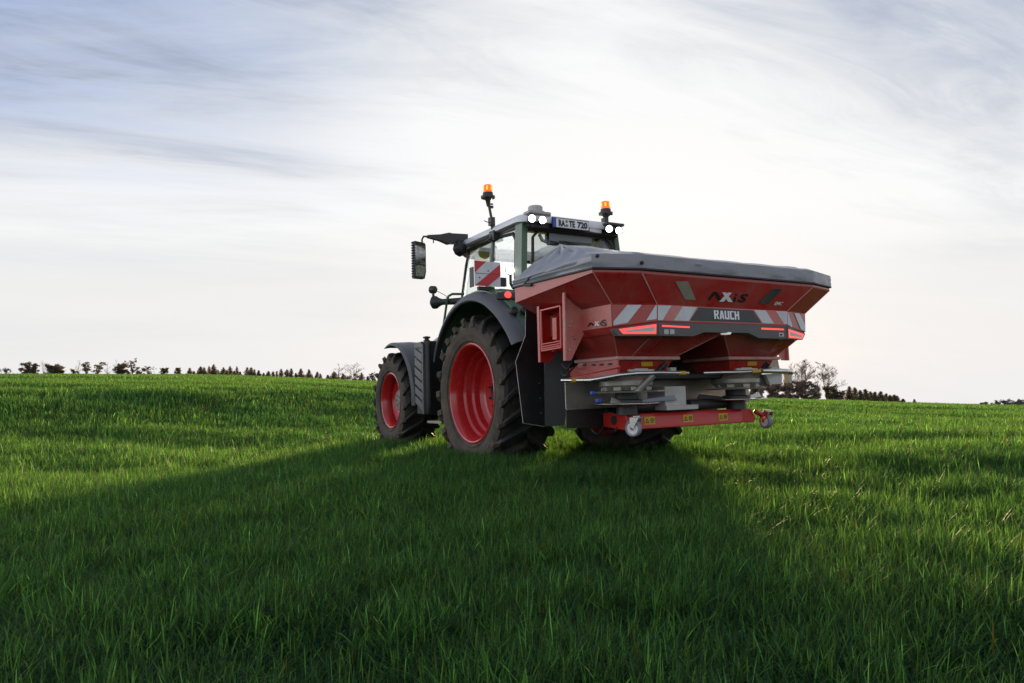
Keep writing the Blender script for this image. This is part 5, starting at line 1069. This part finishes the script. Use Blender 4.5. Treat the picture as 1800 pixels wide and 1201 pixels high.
put(bare, 622, 638, 40, 160, 202, 'widest bare tree on the skyline left of the front wheel', LG, depth=6)
put(broad, 626, 657, 16, 150, 203, 'dark bush below the widest bare tree by the front wheel', LG, m_=NEEDLE2, gaps=0.3, stem=0.2)
put(broad, 655, 656, 14, 150, 204, 'dark round bush right beside the front tyre', LG, m_=NEEDLE2, gaps=0.1, stem=0.2)
put(broad, 612, 659, 18, 148, 205, 'pale grey bush beneath the bare trees left of the front wheel', LG, m_=SCRUB, gaps=0.5, stem=0.2)
RG = 'trees right of the spreader'
put(bare, 1383, 637, 34, 118, 301, 'partly hidden bare tree just behind the spreader tube end', RG, depth=7)
put(bare, 1416, 630, 46, 112, 302, 'tall full bare tree, middle one right of the spreader', RG, depth=8)
put(bare, 1402, 640, 26, 122, 303, 'slim bare tree left behind the tall full bare tree', RG, depth=6)
put(bare, 1453, 635, 42, 110, 304, 'bare tree with several stems, rightmost before the dark conifers', RG, depth=8)
put(bare, 1437, 650, 18, 120, 305, 'short bare tree between the two big bare trees', RG, depth=6)
for i, (px, py, wd, lb_) in enumerate(((1330, 676, 40, 'low grey thicket seen under the rubber curtain'), (1358, 673, 40, 'grey thicket below the grey box of the spreader'), (1384, 668, 38, 'thicket at the foot of the partly hidden bare tree'), (1408, 668, 36, 'thicket at the foot of the tall full bare tree'), (1430, 672, 34, 'thicket between the feet of the two big bare trees'), (1462, 679, 36, 'dark thicket at the foot of the several-stemmed bare tree'), (1478, 686, 20, 'last low thicket before the dark conifers'))):
    put(broad, px, py, wd, 104, 400+i, lb_, 'thickets along the edge of the bare wood', m_=SCRUB if i not in (5,) else NEEDLE2, gaps=0.1, stem=0.06, name='thicket')
    put(bare, px+5, py+2, wd*0.6, 108, 420+i, 'twiggy shrub in the ' + lb_, 'twiggy shrubs in the bare wood', depth=6, name='bare_shrub')
CG = 'dark conifers in the wedge right of the bare wood'
cz = [(1494, 679, 16), (1503, 681, 18), (1512, 686, 14), (1521, 684, 15), (1530, 688, 14), (1538, 689, 12), (1548, 688, 14), (1557, 692, 12), (1564, 695, 10), (1572, 694, 12), (1576, 696, 12), (1586, 702, 6)]
for i, (px, py, wd) in enumerate(cz):
    put(conifer, px, py, wd*1.5, 108+4*math.sin(i*2.1), 500+i, ['tallest bushy conifer at the left end of the dark wedge', 'second conifer of the dark wedge beside the tallest', 'third conifer of the dark wedge, in a dip', 'fourth conifer of the dark wedge, with a sharp tip', 'fifth conifer of the dark wedge', 'sixth conifer of the dark wedge, rather slim', 'seventh conifer of the dark wedge, sharp tipped', 'eighth conifer, in the lower half of the dark wedge', 'fourth to last conifer of the dark wedge, small', 'third to last conifer of the dark wedge', 'second to last conifer of the dark wedge, broad foot', 'tiny last conifer standing off the low end of the wedge'][i], CG)
put(conifer, 1606, 702, 8, 150, 530, 'faint tiny conifer alone on the empty skyline', RG, m_=HAZYW)
for i, (px, py, wd) in enumerate(((1728, 707, 20), (1748, 705, 26), (1770, 704, 26), (1790, 703, 26), (1815, 704, 30))):
    put(broad, px, py, wd, 220, 540+i, ['first low hazy bush of the far right skyline', 'second low hazy bush of the far right skyline', 'middle hazy bush of the far right skyline', 'highest hazy bush of the far right skyline', 'hazy bush cut by the right edge of the photo'][i], 'hazy bushes on the right skyline', m_=HAZYW, gaps=0.1, stem=0.1)
